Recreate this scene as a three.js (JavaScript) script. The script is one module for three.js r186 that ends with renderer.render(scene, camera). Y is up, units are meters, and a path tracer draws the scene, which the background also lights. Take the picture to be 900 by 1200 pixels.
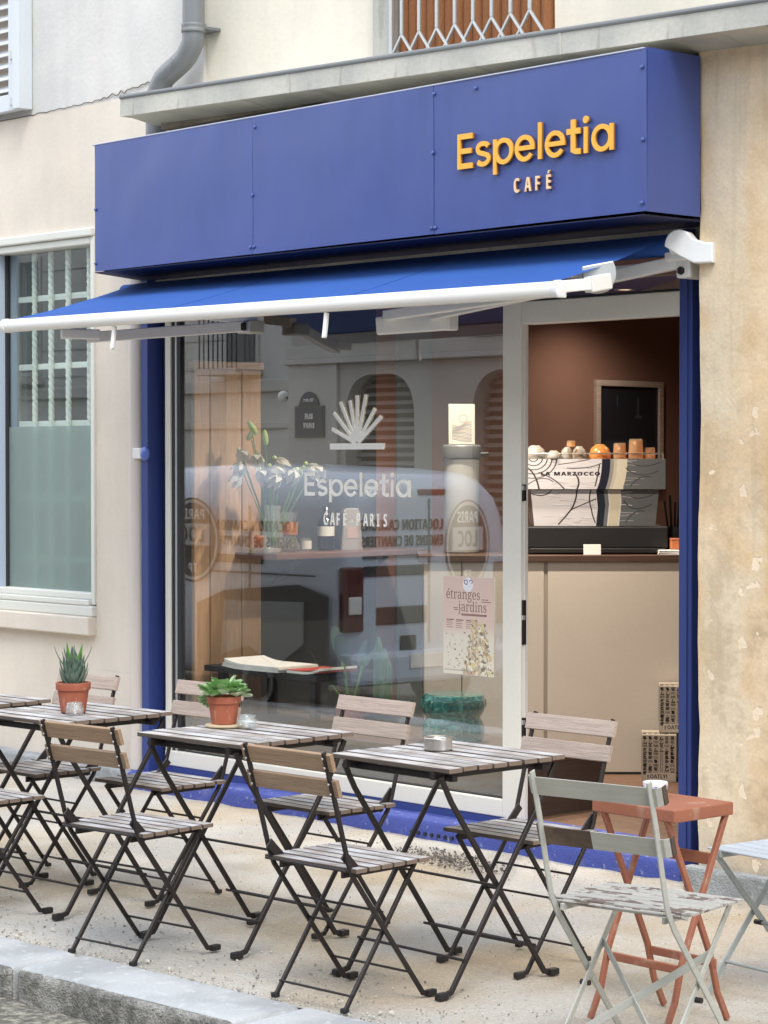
import * as THREE from 'three';
import { mergeGeometries, toCreasedNormals } from 'three/addons/utils/BufferGeometryUtils.js';
import { RoundedBoxGeometry } from 'three/addons/geometries/RoundedBoxGeometry.js';
import { TextGeometry } from 'three/addons/geometries/TextGeometry.js';
import { FontLoader } from 'three/addons/loaders/FontLoader.js';

// ---------------------------------------------------------------- camera, sky, sun, exposure
const scene = new THREE.Scene();
const camera = new THREE.PerspectiveCamera(24.581, 768 / 1024, 0.1, 400);
camera.position.set(5.975, 1.65, 7.157);
{
  const yaw = THREE.MathUtils.degToRad(42.5658), pitch = THREE.MathUtils.degToRad(1.2481);
  camera.lookAt(5.975 - Math.cos(yaw) * Math.cos(pitch), 1.65 - Math.sin(pitch), 7.157 - Math.sin(yaw) * Math.cos(pitch));
}
{ // bright, thinly veiled sky: computed, air only
  const w = 256, h = 128, d = new Float32Array(w * h * 4);
  for (let y = 0; y < h; y++) {
    const e = (y + 0.5) / h * Math.PI - Math.PI / 2, up = Math.max(0, Math.sin(e));
    for (let x = 0; x < w; x++) {
      const i = (y * w + x) * 4, k = e > 0 ? 1 : 0.35;
      d[i] = k * (0.95 - 0.10 * up); d[i + 1] = k * (0.97 + 0.0 * up); d[i + 2] = k * (0.98 + 0.2 * up); d[i + 3] = 1;
    }
  }
  const t = new THREE.DataTexture(d, w, h, THREE.RGBAFormat, THREE.FloatType);
  t.mapping = THREE.EquirectangularReflectionMapping; t.magFilter = THREE.LinearFilter; t.needsUpdate = true;
  scene.background = t; scene.environment = t;
}
const sun = new THREE.DirectionalLight(new THREE.Color(1.0, 0.94, 0.84), 1.0);
sun.position.set(10, 17, 9); sun.target.position.set(-1, 0, 1); sun.castShadow = true; sun.shadow.radius = 40;
sun.shadow.mapSize.set(2048, 2048);
Object.assign(sun.shadow.camera, { left: -14, right: 14, top: 14, bottom: -14, near: 1, far: 60 });
scene.add(sun, sun.target);
const renderer = new THREE.WebGLRenderer({ antialias: true });
renderer.setSize(768, 1024); renderer.toneMapping = THREE.LinearToneMapping; renderer.toneMappingExposure = 2.18;
renderer.shadowMap.enabled = true;

// ---------------------------------------------------------------- helpers
let seed = 7;
const rnd = () => { seed = (seed * 1664525 + 1013904223) >>> 0; return seed / 4294967296; };
const R = (a, b) => a + (b - a) * rnd();
const V = (x, y, z) => new THREE.Vector3(x, y, z);
const taken = {};
function numbered(n) { const k = taken[n] = (taken[n] ?? -1) + 1; return k ? `${n}_${String(k).padStart(3, '0')}` : n; }
function tag(o, label, category, group) { o.userData.label = label; o.userData.category = category; if (group) o.userData.group = group; return o; }
function thing(name, label, category, pos = [0, 0, 0], turn = 0, group) {
  const o = new THREE.Group(); o.name = numbered(name); o.position.set(...pos); o.rotation.y = turn; scene.add(o);
  return tag(o, label, category, group);
}
function structure(name) { const o = new THREE.Group(); o.name = numbered(name); o.userData.kind = 'structure'; scene.add(o); return o; }
function part(parent, name, geo, mat, pos, rot) {
  const m = new THREE.Mesh(geo, mat); m.name = name; m.castShadow = m.receiveShadow = true;
  if (pos) m.position.set(...pos); if (rot) m.rotation.set(...rot);
  parent.add(m); return m;
}
function boxUV(geo, ou = 0, ov = 0) { // uv in metres, by the axis that each face looks along
  const g = geo.index ? geo.toNonIndexed() : geo; g.computeVertexNormals();
  const p = g.attributes.position, n = g.attributes.normal, uv = new Float32Array(p.count * 2);
  for (let i = 0; i < p.count; i++) {
    const ax = Math.abs(n.getX(i)), ay = Math.abs(n.getY(i)), az = Math.abs(n.getZ(i));
    const [u, v] = ay > ax && ay > az ? [p.getX(i), p.getZ(i)] : ax > az ? [p.getZ(i), p.getY(i)] : [p.getX(i), p.getY(i)];
    uv[2 * i] = u + ou; uv[2 * i + 1] = v + ov;
  }
  g.setAttribute('uv', new THREE.BufferAttribute(uv, 2)); return g;
}
const box = (x0, x1, y0, y1, z0, z1, ou, ov) => boxUV(new THREE.BoxGeometry(x1 - x0, y1 - y0, z1 - z0).translate((x0 + x1) / 2, (y0 + y1) / 2, (z0 + z1) / 2), ou, ov);
function cbox(x0, x1, y0, y1, z0, z1, c = 0.004, ou, ov) { // chamfered box
  const r = Math.min(c, (x1 - x0) / 2.2, (y1 - y0) / 2.2, (z1 - z0) / 2.2);
  return boxUV(new RoundedBoxGeometry(x1 - x0, y1 - y0, z1 - z0, 1, r).translate((x0 + x1) / 2, (y0 + y1) / 2, (z0 + z1) / 2), ou, ov);
}
function slatGeo(len, h, d, c = 0.003, ou = 0, ov = 0) { // bar along x with chamfered long edges, centred
  const a = h / 2, b = d / 2, s = new THREE.Shape([[-b + c, -a], [b - c, -a], [b, -a + c], [b, a - c], [b - c, a], [-b + c, a], [-b, a - c], [-b, -a + c]].map((q) => new THREE.Vector2(...q)));
  return boxUV(new THREE.ExtrudeGeometry(s, { depth: len, bevelEnabled: false, steps: 1 }).translate(0, 0, -len / 2).rotateY(Math.PI / 2), ou, ov);
}
function topped(geo) { // group 0: worn upward faces, 1: long edges and undersides, gap shade painted in, 2: sawn ends
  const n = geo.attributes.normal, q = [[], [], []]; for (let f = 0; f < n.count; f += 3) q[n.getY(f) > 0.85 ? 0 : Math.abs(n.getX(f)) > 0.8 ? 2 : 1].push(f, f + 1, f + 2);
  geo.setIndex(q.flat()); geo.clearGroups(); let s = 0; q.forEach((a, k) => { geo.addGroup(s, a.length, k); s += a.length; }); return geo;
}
function outline(pts, w) { // mitred outline of a polyline, as a closed list of points
  const n = pts.length, L = [], Rr = [];
  for (let i = 0; i < n; i++) {
    const a = pts[Math.max(0, i - 1)], b = pts[i], c = pts[Math.min(n - 1, i + 1)];
    const d1 = new THREE.Vector2(b[0] - a[0], b[1] - a[1]).normalize(), d2 = new THREE.Vector2(c[0] - b[0], c[1] - b[1]).normalize();
    if (i === 0) d1.copy(d2); if (i === n - 1) d2.copy(d1);
    const t = d1.clone().add(d2).normalize(), k = Math.min(1.6, 1 / Math.max(0.35, t.dot(d1))), nx = -t.y * w / 2 * k, ny = t.x * w / 2 * k;
    L.push(new THREE.Vector2(b[0] + nx, b[1] + ny)); Rr.push(new THREE.Vector2(b[0] - nx, b[1] - ny));
  }
  return L.concat(Rr.reverse());
}
// flat bar bent in the z-y plane: points are [z, y]; w in that plane, t along x
function bentBar(pts, w, t, x = 0, bevel = 0.0015) {
  const g = new THREE.ExtrudeGeometry(new THREE.Shape(outline(pts, w - 2 * bevel)), { depth: t - 2 * bevel, bevelEnabled: true, bevelSize: bevel, bevelThickness: bevel, bevelSegments: 1, curveSegments: 4 });
  return boxUV(g.translate(0, 0, -t / 2 + bevel).rotateY(-Math.PI / 2).translate(x, 0, 0));
}
function rod(a, b, r, seg = 8) {
  const d = V(...b).sub(V(...a)), g = new THREE.CylinderGeometry(r, r, d.length(), seg);
  g.applyQuaternion(new THREE.Quaternion().setFromUnitVectors(V(0, 1, 0), d.clone().normalize()));
  return g.translate((a[0] + b[0]) / 2, (a[1] + b[1]) / 2, (a[2] + b[2]) / 2);
}
function bar3(a, b, w, h, c = 0.004) { // box bar between two points, w across, h tall
  const A = V(...a), B = V(...b), len = A.distanceTo(B), g = cbox(-len / 2, len / 2, -h / 2, h / 2, -w / 2, w / 2, c);
  const x = B.clone().sub(A).normalize(), z = V(0, 1, 0).cross(x).negate().normalize(), y = z.clone().cross(x);
  return g.applyMatrix4(new THREE.Matrix4().makeBasis(x, y, z)).translate((a[0] + b[0]) / 2, (a[1] + b[1]) / 2, (a[2] + b[2]) / 2);
}
const lathe = (pts, seg = 24) => new THREE.LatheGeometry(pts.map((p) => new THREE.Vector2(...p)), seg);
const merged = (...g) => mergeGeometries(g.map((x) => { const y = x.index ? x.toNonIndexed() : x; for (const k of Object.keys(y.attributes)) if (!['position', 'normal', 'uv'].includes(k)) y.deleteAttribute(k); return y; }));

// ---------------------------------------------------------------- noise and textures
function field(size, px, py, oct, sd, gain = 0.5) { // tileable gradient noise, 0..1
  const out = new Float32Array(size * size); let amp = 1, tot = 0;
  for (let o = 0; o < oct; o++, px *= 2, py *= 2, amp *= gain) {
    tot += amp;
    const gx = new Float32Array(px * py), gy = new Float32Array(px * py);
    let s = (sd * 7919 + o * 104729 + 1) >>> 0; const r = () => { s = (s * 1664525 + 1013904223) >>> 0; return s / 4294967296; };
    for (let i = 0; i < px * py; i++) { const a = r() * 6.2832; gx[i] = Math.cos(a); gy[i] = Math.sin(a); }
    for (let y = 0; y < size; y++) {
      const fy = y / size * py, y0 = Math.floor(fy), ty = fy - y0, sy = ty * ty * ty * (ty * (ty * 6 - 15) + 10), r0 = (y0 % py) * px, r1 = ((y0 + 1) % py) * px;
      for (let x = 0; x < size; x++) {
        const fx = x / size * px, x0 = Math.floor(fx), tx = fx - x0, sx = tx * tx * tx * (tx * (tx * 6 - 15) + 10), c0 = x0 % px, c1 = (x0 + 1) % px;
        const a = gx[r0 + c0] * tx + gy[r0 + c0] * ty, b = gx[r0 + c1] * (tx - 1) + gy[r0 + c1] * ty, c = gx[r1 + c0] * tx + gy[r1 + c0] * (ty - 1), d = gx[r1 + c1] * (tx - 1) + gy[r1 + c1] * (ty - 1);
        const u = a + (b - a) * sx, v = c + (d - c) * sx; out[y * size + x] += amp * (u + (v - u) * sy);
      }
    }
  }
  for (let i = 0; i < out.length; i++) out[i] = Math.min(1, Math.max(0, 0.5 + 0.75 * out[i] / tot * 1.35));
  return out;
}
const ss = (a, b, x) => { const t = Math.min(1, Math.max(0, (x - a) / (b - a))); return t * t * (3 - 2 * t); };
const mix3 = (a, b, t) => [a[0] + (b[0] - a[0]) * t, a[1] + (b[1] - a[1]) * t, a[2] + (b[2] - a[2]) * t];
const enc = (x) => 255 * (x <= 0.0031308 ? 12.92 * x : 1.055 * Math.pow(x, 1 / 2.4) - 0.055);
function tex(size, tile, fn, { color = true, wrap = THREE.RepeatWrapping, tileY } = {}) { // fn(i, x, y) gives linear rgb or a height
  const d = new Uint8Array(size * size * 4);
  for (let y = 0, i = 0; y < size; y++) for (let x = 0; x < size; x++, i++) {
    const c = fn(i, x / size, y / size);
    if (color) { d[4 * i] = enc(Math.max(0, Math.min(1, c[0]))); d[4 * i + 1] = enc(Math.max(0, Math.min(1, c[1]))); d[4 * i + 2] = enc(Math.max(0, Math.min(1, c[2]))); }
    else d[4 * i] = d[4 * i + 1] = d[4 * i + 2] = Math.max(0, Math.min(255, c * 255));
    d[4 * i + 3] = 255;
  }
  const t = new THREE.DataTexture(d, size, size); t.wrapS = t.wrapT = wrap; t.magFilter = THREE.LinearFilter; t.minFilter = THREE.LinearMipmapLinearFilter; t.generateMipmaps = true;
  if (color) t.colorSpace = THREE.SRGBColorSpace;
  t.repeat.set(1 / tile, 1 / (tileY ?? tile)); t.needsUpdate = true; return t;
}
const std = (o) => { const c = o.c; delete o.c; const m = new THREE.MeshStandardMaterial(o); if (c) m.color.setRGB(...c); return m; };
const phys = (o) => { const c = o.c; delete o.c; const m = new THREE.MeshPhysicalMaterial(o); if (c) m.color.setRGB(...c); return m; };
function canvasTex(w, h, draw) {
  const c = document.createElement('canvas'); c.width = w; c.height = h; const g = c.getContext('2d'); draw(g, w, h);
  const t = new THREE.CanvasTexture(c); t.colorSpace = THREE.SRGBColorSpace; t.magFilter = THREE.LinearFilter; return t;
}

const N1 = field(1024, 3, 3, 7, 1), N2 = field(1024, 5, 5, 6, 2), N3 = field(1024, 24, 24, 5, 3), N4 = field(1024, 96, 96, 3, 4, 0.7), NV = field(1024, 22, 3, 5, 5), NG = field(1024, 4, 60, 4, 6, 0.6);
const at = (F, x, y) => F[((y * 1024 | 0) & 1023) * 1024 + ((x * 1024 | 0) & 1023)];
const flakeAt = (x, Y, a3) => ss(0.735, 0.75, at(N2, x * 2.3 + 0.31, Y * 2.3 + 0.4) + 0.22 * (a3 - 0.5) - 2.2 * Math.max(0, Math.abs(x - 0.34) - 0.12) - 0.8 * Math.max(0, Y - 1.35));
// plaster: soft mottling, faint vertical runs, grain
const plasterT = tex(1024, 2.6, (i) => { const k = 0.80 + 0.26 * N1[i] + 0.10 * (N2[i] - 0.5) + 0.09 * (NV[i] - 0.5) + 0.05 * (N4[i] - 0.5), w = 0.03 * (N2[i] - 0.4); return [k + w, k, k - 1.4 * w]; });
const plasterB = tex(1024, 2.6, (i) => 0.5 + 0.35 * (N3[i] - 0.5) + 0.35 * (N4[i] - 0.5) + 0.5 * (N2[i] - 0.5), { color: false });
const roughB = tex(1024, 0.9, (i) => 0.55 * N3[i] + 0.45 * N4[i], { color: false });
// stained ochre wall by the door
const pillarT = tex(1024, 1.3, (i, x, y) => {
  const Y = y * 2.6, a1 = at(N1, x, Y), a2 = at(N2, x + 0.13, Y), a3 = at(N3, x, Y), a4 = at(N4, x, Y);
  let c = mix3([0.70, 0.57, 0.405], [0.63, 0.475, 0.30], ss(0.35, 0.72, a1));
  c = mix3(c, [0.68, 0.60, 0.47], ss(0.42, 0.68, at(N1, x + 0.37, Y * 0.7 + 0.21)) * 0.85);
  c = mix3(c, [0.60, 0.42, 0.23], ss(0.50, 0.70, 0.5 * a2 + 0.5 * at(N1, x * 0.7 + 0.6, Y * 0.6)) * 0.5);
  c = mix3(c, [0.42, 0.34, 0.235], ss(0.50, 0.70, 0.4 * a3 + 0.6 * at(N2, x + 0.5, Y * 0.8 + 0.3)) * 0.55 * ss(0.95, 0.3, y));
  c = mix3(c, [0.40, 0.32, 0.22], ss(0.58, 0.8, NV[i]) * 0.22);
  const band = ss(0.13, 0.0, Math.abs(x - 0.40 - 0.2 * (a2 - 0.5))) * ss(0.62, 0.35, y) * ss(0.35, 0.62, 0.5 * a3 + 0.5 * a1);
  c = mix3(c, [0.43, 0.33, 0.22], band * 0.75);
  c = mix3(c, [0.64, 0.44, 0.20], ss(0.55, 0.7, at(N2, x * 1.3 + 0.2, Y * 0.9)) * ss(0.1, 0.0, Math.abs(x - 0.42)) * ss(0.2, 0.4, y) * ss(0.62, 0.45, y) * 0.8);
  c = mix3(c, [0.39, 0.375, 0.34], ss(0.10, 0.0, y + 0.06 * (a2 - 0.5)) * 0.6);
  const fl = flakeAt(x, Y, a3); c = mix3(c, [0.76, 0.66, 0.52], fl * 0.85);
  const k = 0.94 + 0.16 * (a4 - 0.5) + 0.14 * (a3 - 0.5); return [c[0] * k, c[1] * k, c[2] * k];
}, { tileY: 3.4 });
const pillarB = tex(1024, 1.3, (i, x, y) => { const Y = y * 2.6, a3 = at(N3, x, Y); return 0.5 + 0.3 * (a3 - 0.5) + 0.35 * (at(N2, x, Y) - 0.5) + 0.2 * (at(N4, x, Y) - 0.5) - 0.2 * flakeAt(x, Y, a3); }, { color: false, tileY: 3.4 });
// compacted sandy pavement
const S1 = field(2048, 5, 5, 8, 11, 0.55), S2 = field(2048, 160, 160, 3, 12, 0.8);
const s2k = (F, i, size) => F[i];
const sandT = tex(2048, 3.4, (i, x, y) => {
  const a = S1[i], g = S2[i]; let c = mix3([0.44, 0.375, 0.285], [0.555, 0.52, 0.465], ss(0.3, 0.7, a));
  c = mix3(c, [0.44, 0.425, 0.40], ss(0.48, 0.7, at(N1, x + 0.2, y + 0.5)) * 0.8); c = mix3(c, [0.47, 0.37, 0.25], ss(0.58, 0.78, at(N2, x * 0.5 + 0.6, y * 0.5)) * 0.55);
  const k = 0.86 + 0.32 * (g - 0.5) + 0.22 * (at(N4, x * 3.1, y * 3.1) - 0.5); c = c.map((v) => v * k);
  const spot = ss(0.735, 0.79, g); c = mix3(c, [0.20, 0.17, 0.14], spot * 0.75);
  return mix3(c, [0.66, 0.62, 0.55], ss(0.74, 0.80, 1 - g) * 0.8);
});
const sandB = tex(2048, 3.4, (i) => 0.5 * S1[i] + 0.5 * S2[i], { color: false });
const roadT = tex(1024, 0.8, (i) => { const g = N4[i], k = 0.75 + 0.5 * (N3[i] - 0.5) + 0.9 * (g - 0.5); const c = mix3([0.20, 0.185, 0.155], [0.40, 0.37, 0.30], ss(0.35, 0.75, N3[i])); return c.map((v) => v * k); });
const stoneT = tex(1024, 1.1, (i) => { let c = mix3([0.345, 0.355, 0.36], [0.47, 0.48, 0.485], ss(0.3, 0.7, N1[i])); c = mix3(c, [0.56, 0.58, 0.58], ss(0.6, 0.8, N3[i]) * 0.5); const k = 0.95 + 0.2 * (N4[i] - 0.5) + 0.12 * (N2[i] - 0.5); return c.map((v) => v * k); });
const mossT = tex(1024, 0.9, (i) => { let c = mix3([0.17, 0.168, 0.15], [0.36, 0.35, 0.325], ss(0.35, 0.75, N1[i] * 0.5 + N3[i] * 0.5)); c = mix3(c, [0.46, 0.45, 0.42], ss(0.62, 0.72, N2[i]) * 0.6); const k = 0.85 + 0.6 * (N4[i] - 0.5); return c.map((v) => v * k); });
// wood: long grain along u
const woodT = tex(1024, 0.7, (i, x, y) => { const g = NG[i], f = at(NG, x * 2 + 0.3, y * 3); let k = 0.66 + 0.42 * g + 0.26 * (f - 0.5) + 0.2 * (N4[i] - 0.5); if (f > 0.68) k *= 0.72; return [k, k * 0.985, k * 0.96]; }, { tileY: 0.35 });
const wornT = tex(1024, 0.8, (i, x, y) => { // weathered slats: silvery with brown bare streaks
  const g = NG[i], f = at(NG, x * 2 + 0.3, y * 3); const t = ss(0.36, 0.6, 0.5 * N2[i] + 0.5 * g); let c = mix3([0.33, 0.29, 0.265], [0.60, 0.595, 0.60], t);
  c = mix3(c, [0.70, 0.70, 0.71], ss(0.5, 0.75, at(N1, x + 0.4, y + 0.1)) * 0.45); const k = 0.86 + 0.36 * (f - 0.5) + 0.2 * (N4[i] - 0.5); return c.map((v) => v * k);
}, { tileY: 0.4 });
const woodB = tex(1024, 0.7, (i, x, y) => 0.6 * NG[i] + 0.4 * at(NG, x * 2, y * 2), { color: false, tileY: 0.35 });
// chipped grey paint over rusty steel
const chipT = tex(1024, 0.55, (i, x, y) => { const m = ss(0.565, 0.577, 0.45 * at(N1, x, y * 2) + 0.3 * at(N2, x, y * 3) + 0.25 * N3[i] + 0.1 * (NG[i] - 0.5)); const k = 0.94 + 0.14 * (N1[i] - 0.5) + 0.08 * (N4[i] - 0.5); return mix3([0.40 * k, 0.39 * k, 0.355 * k], [0.13, 0.095, 0.085].map((v) => v * (0.8 + 0.5 * N3[i])), m); });
const greyT = tex(512, 0.7, (i, x, y) => { const k = 0.85 + 0.25 * at(N1, x, y) + 0.2 * (at(NG, x, y) - 0.5) + 0.1 * (at(N4, x, y) - 0.5); return [0.46 * k, 0.48 * k, 0.49 * k]; });
const dirtT = tex(1024, 1.6, (i) => { let c = mix3([0.17, 0.145, 0.115], [0.36, 0.32, 0.26], ss(0.3, 0.75, N1[i])); c = mix3(c, [0.10, 0.09, 0.08], ss(0.58, 0.7, N2[i]) * 0.7); const k = 0.9 + 0.3 * (N4[i] - 0.5); return c.map((v) => v * k); });
const zincT = tex(1024, 1.5, (i, x, y) => { let c = mix3([0.37, 0.38, 0.38], [0.50, 0.50, 0.48], ss(0.3, 0.7, N1[i])); c = mix3(c, [0.22, 0.21, 0.19], ss(0.62, 0.8, NV[i]) * 0.45); const k = 0.95 + 0.15 * (N4[i] - 0.5); return c.map((v) => v * k); });
const smudgeR = tex(1024, 1.9, (i) => 0.5 + 0.35 * (N1[i] - 0.5) + 0.2 * (N3[i] - 0.5), { color: false });
const softT = tex(1024, 1.7, (i) => { const k = 0.92 + 0.12 * (N1[i] - 0.5) + 0.05 * (N4[i] - 0.5); return [k, k, k]; });
const dustT = tex(1024, 2.3, (i, x, y) => { const k = 0.86 + 0.2 * (N1[i] - 0.5) + 0.16 * (NV[i] - 0.5) + 0.05 * (N4[i] - 0.5) + 0.1, d = 0.10 * ss(0.5, 0.85, at(N2, x, y)) + 0.05 * ss(0.6, 0.8, NV[i]); return [k + d, k + 0.5 * d, k]; });
const wornBlueT = tex(1024, 0.9, (i, x, y) => { const k = 0.9 + 0.3 * (N1[i] - 0.5) + 0.12 * (N4[i] - 0.5); let c = [0.062 * k, 0.088 * k, 0.36 * k]; c = mix3(c, [0.40, 0.42, 0.48], ss(0.70, 0.8, N3[i]) * 0.4 + ss(0.62, 0.85, N2[i]) * 0.2); return c; });
const clayT = tex(512, 0.4, (i, x, y) => { const k = 0.9 + 0.25 * (at(N1, x, y) - 0.5) + 0.15 * (at(N4, x, y) - 0.5); return mix3([0.42 * k, 0.125 * k, 0.07 * k], [0.5, 0.32, 0.24], ss(0.62, 0.8, at(N2, x, y)) * 0.4); });

const M = {
  creamWall: std({ map: plasterT, bumpMap: plasterB, bumpScale: 0.002, roughness: 0.95, c: [0.72, 0.645, 0.555] }),
  paleWall: std({ map: plasterT, bumpMap: plasterB, bumpScale: 0.003, roughness: 0.95, c: [0.67, 0.655, 0.625] }),
  warmWall: std({ map: plasterT, bumpMap: plasterB, bumpScale: 0.002, roughness: 0.95, c: [0.78, 0.73, 0.62] }),
  pillar: std({ map: pillarT, bumpMap: pillarB, bumpScale: 0.006, roughness: 0.95, c: [1.15, 1.11, 1.06] }),
  dirt: std({ map: dirtT, bumpMap: roughB, bumpScale: 0.006, roughness: 1 }),
  zinc: std({ map: zincT, bumpMap: plasterB, bumpScale: 0.003, roughness: 0.65, metalness: 0.05, c: [1.16, 1.12, 1.03] }),
  zincDark: std({ map: zincT, roughness: 0.55, metalness: 0.15, c: [0.5, 0.52, 0.55] }),
  blue: phys({ map: dustT, roughness: 0.5, bumpMap: plasterB, bumpScale: 0.0006, c: [0.036, 0.069, 0.27], specularIntensity: 1, clearcoat: 0.7, clearcoatRoughness: 0.26 }),
  bluePost: std({ map: softT, roughness: 0.5, c: [0.03, 0.055, 0.23] }),
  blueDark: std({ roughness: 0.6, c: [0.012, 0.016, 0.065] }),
  blueStep: std({ map: wornBlueT, bumpMap: roughB, bumpScale: 0.006, roughness: 0.75 }),
  cream: std({ map: softT, roughness: 0.45, c: [0.80, 0.77, 0.69] }),
  gasket: std({ roughness: 0.6, c: [0.02, 0.02, 0.022] }),
  alu: std({ roughness: 0.4, metalness: 0.6, c: [0.5, 0.52, 0.52] }),
  white: std({ roughness: 0.4, c: [0.8, 0.79, 0.76] }),
  awningCloth: std({ map: softT, bumpMap: roughB, bumpScale: 0.0008, roughness: 0.9, side: THREE.DoubleSide, c: [0.018, 0.092, 0.36] }),
  yellow: std({ roughness: 0.45, c: [0.86, 0.44, 0.055] }),
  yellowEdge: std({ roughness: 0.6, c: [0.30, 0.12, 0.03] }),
  paleGold: std({ roughness: 0.45, c: [0.86, 0.60, 0.36] }),
  vinyl: std({ roughness: 0.6, c: [0.95, 0.945, 0.92] }),
  steelDark: std({ roughness: 0.5, metalness: 0.2, c: [0.022, 0.017, 0.017] }),
  rivet: std({ roughness: 0.35, metalness: 0.7, c: [0.5, 0.48, 0.45] }),
  seatWood: [0, 1, 2].map((k) => std({ map: wornT, bumpMap: woodB, bumpScale: 0.002, roughness: 0.85, c: [[1, 1, 1], [0.84, 0.83, 0.83], [1, 0.96, 0.92]][k] })),
  edgeShadeWood: std({ map: woodT, bumpMap: woodB, bumpScale: 0.001, roughness: 0.85, c: [0.105, 0.082, 0.068] }),  // dark colour stands for dirt and shade in the gaps between slats
  endWood: std({ map: woodT, roughness: 0.85, c: [0.24, 0.18, 0.14] }),
  backWood: [0, 1].map((k) => std({ map: woodT, bumpMap: woodB, bumpScale: 0.0015, roughness: 0.75, c: [[0.38, 0.255, 0.165], [0.36, 0.25, 0.17]][k] })),
  backPale: [0, 1].map((k) => std({ map: woodT, bumpMap: woodB, bumpScale: 0.0015, roughness: 0.8, c: [[0.50, 0.40, 0.345], [0.45, 0.36, 0.31]][k] })),
  chip: std({ map: chipT, roughness: 0.6 }),
  greyPaint: std({ map: greyT, roughness: 0.55, c: [0.90, 0.865, 0.76] }),
  greySlat: std({ map: greyT, bumpMap: woodB, bumpScale: 0.001, roughness: 0.7, c: [0.9, 0.94, 1.0] }),
  greyLeg: std({ map: greyT, roughness: 0.5, c: [0.62, 0.66, 0.64] }),
  brick: std({ map: clayT, bumpMap: roughB, bumpScale: 0.0006, roughness: 0.55, c: [0.82, 0.98, 1.0] }),
  clay: std({ map: clayT, roughness: 0.85 }),
  soil: std({ roughness: 1, c: [0.03, 0.022, 0.015] }),
  glassJar: phys({ transmission: 0.9, thickness: 0, roughness: 0.06, ior: 1.8, c: [0.93, 0.96, 0.96] }),
  steel: std({ roughness: 0.28, metalness: 1, c: [0.62, 0.60, 0.57] }),
  china: phys({ roughness: 0.2, clearcoat: 0.5, c: [0.82, 0.82, 0.84] }),
  glass: phys({ transmission: 1, thickness: 0, roughness: 0.0, ior: 2.15, c: [0.95, 0.97, 0.97] }),
  paneUpper: phys({ transmission: 1, thickness: 0, roughness: 0.0, ior: 1.9, c: [0.93, 0.97, 0.97] }),
  frosted: phys({ transmission: 0.75, thickness: 0, roughness: 0.45, ior: 1.5, c: [0.58, 0.69, 0.66] }),
  black: std({ roughness: 0.5, c: [0.012, 0.012, 0.013] }),
};

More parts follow.
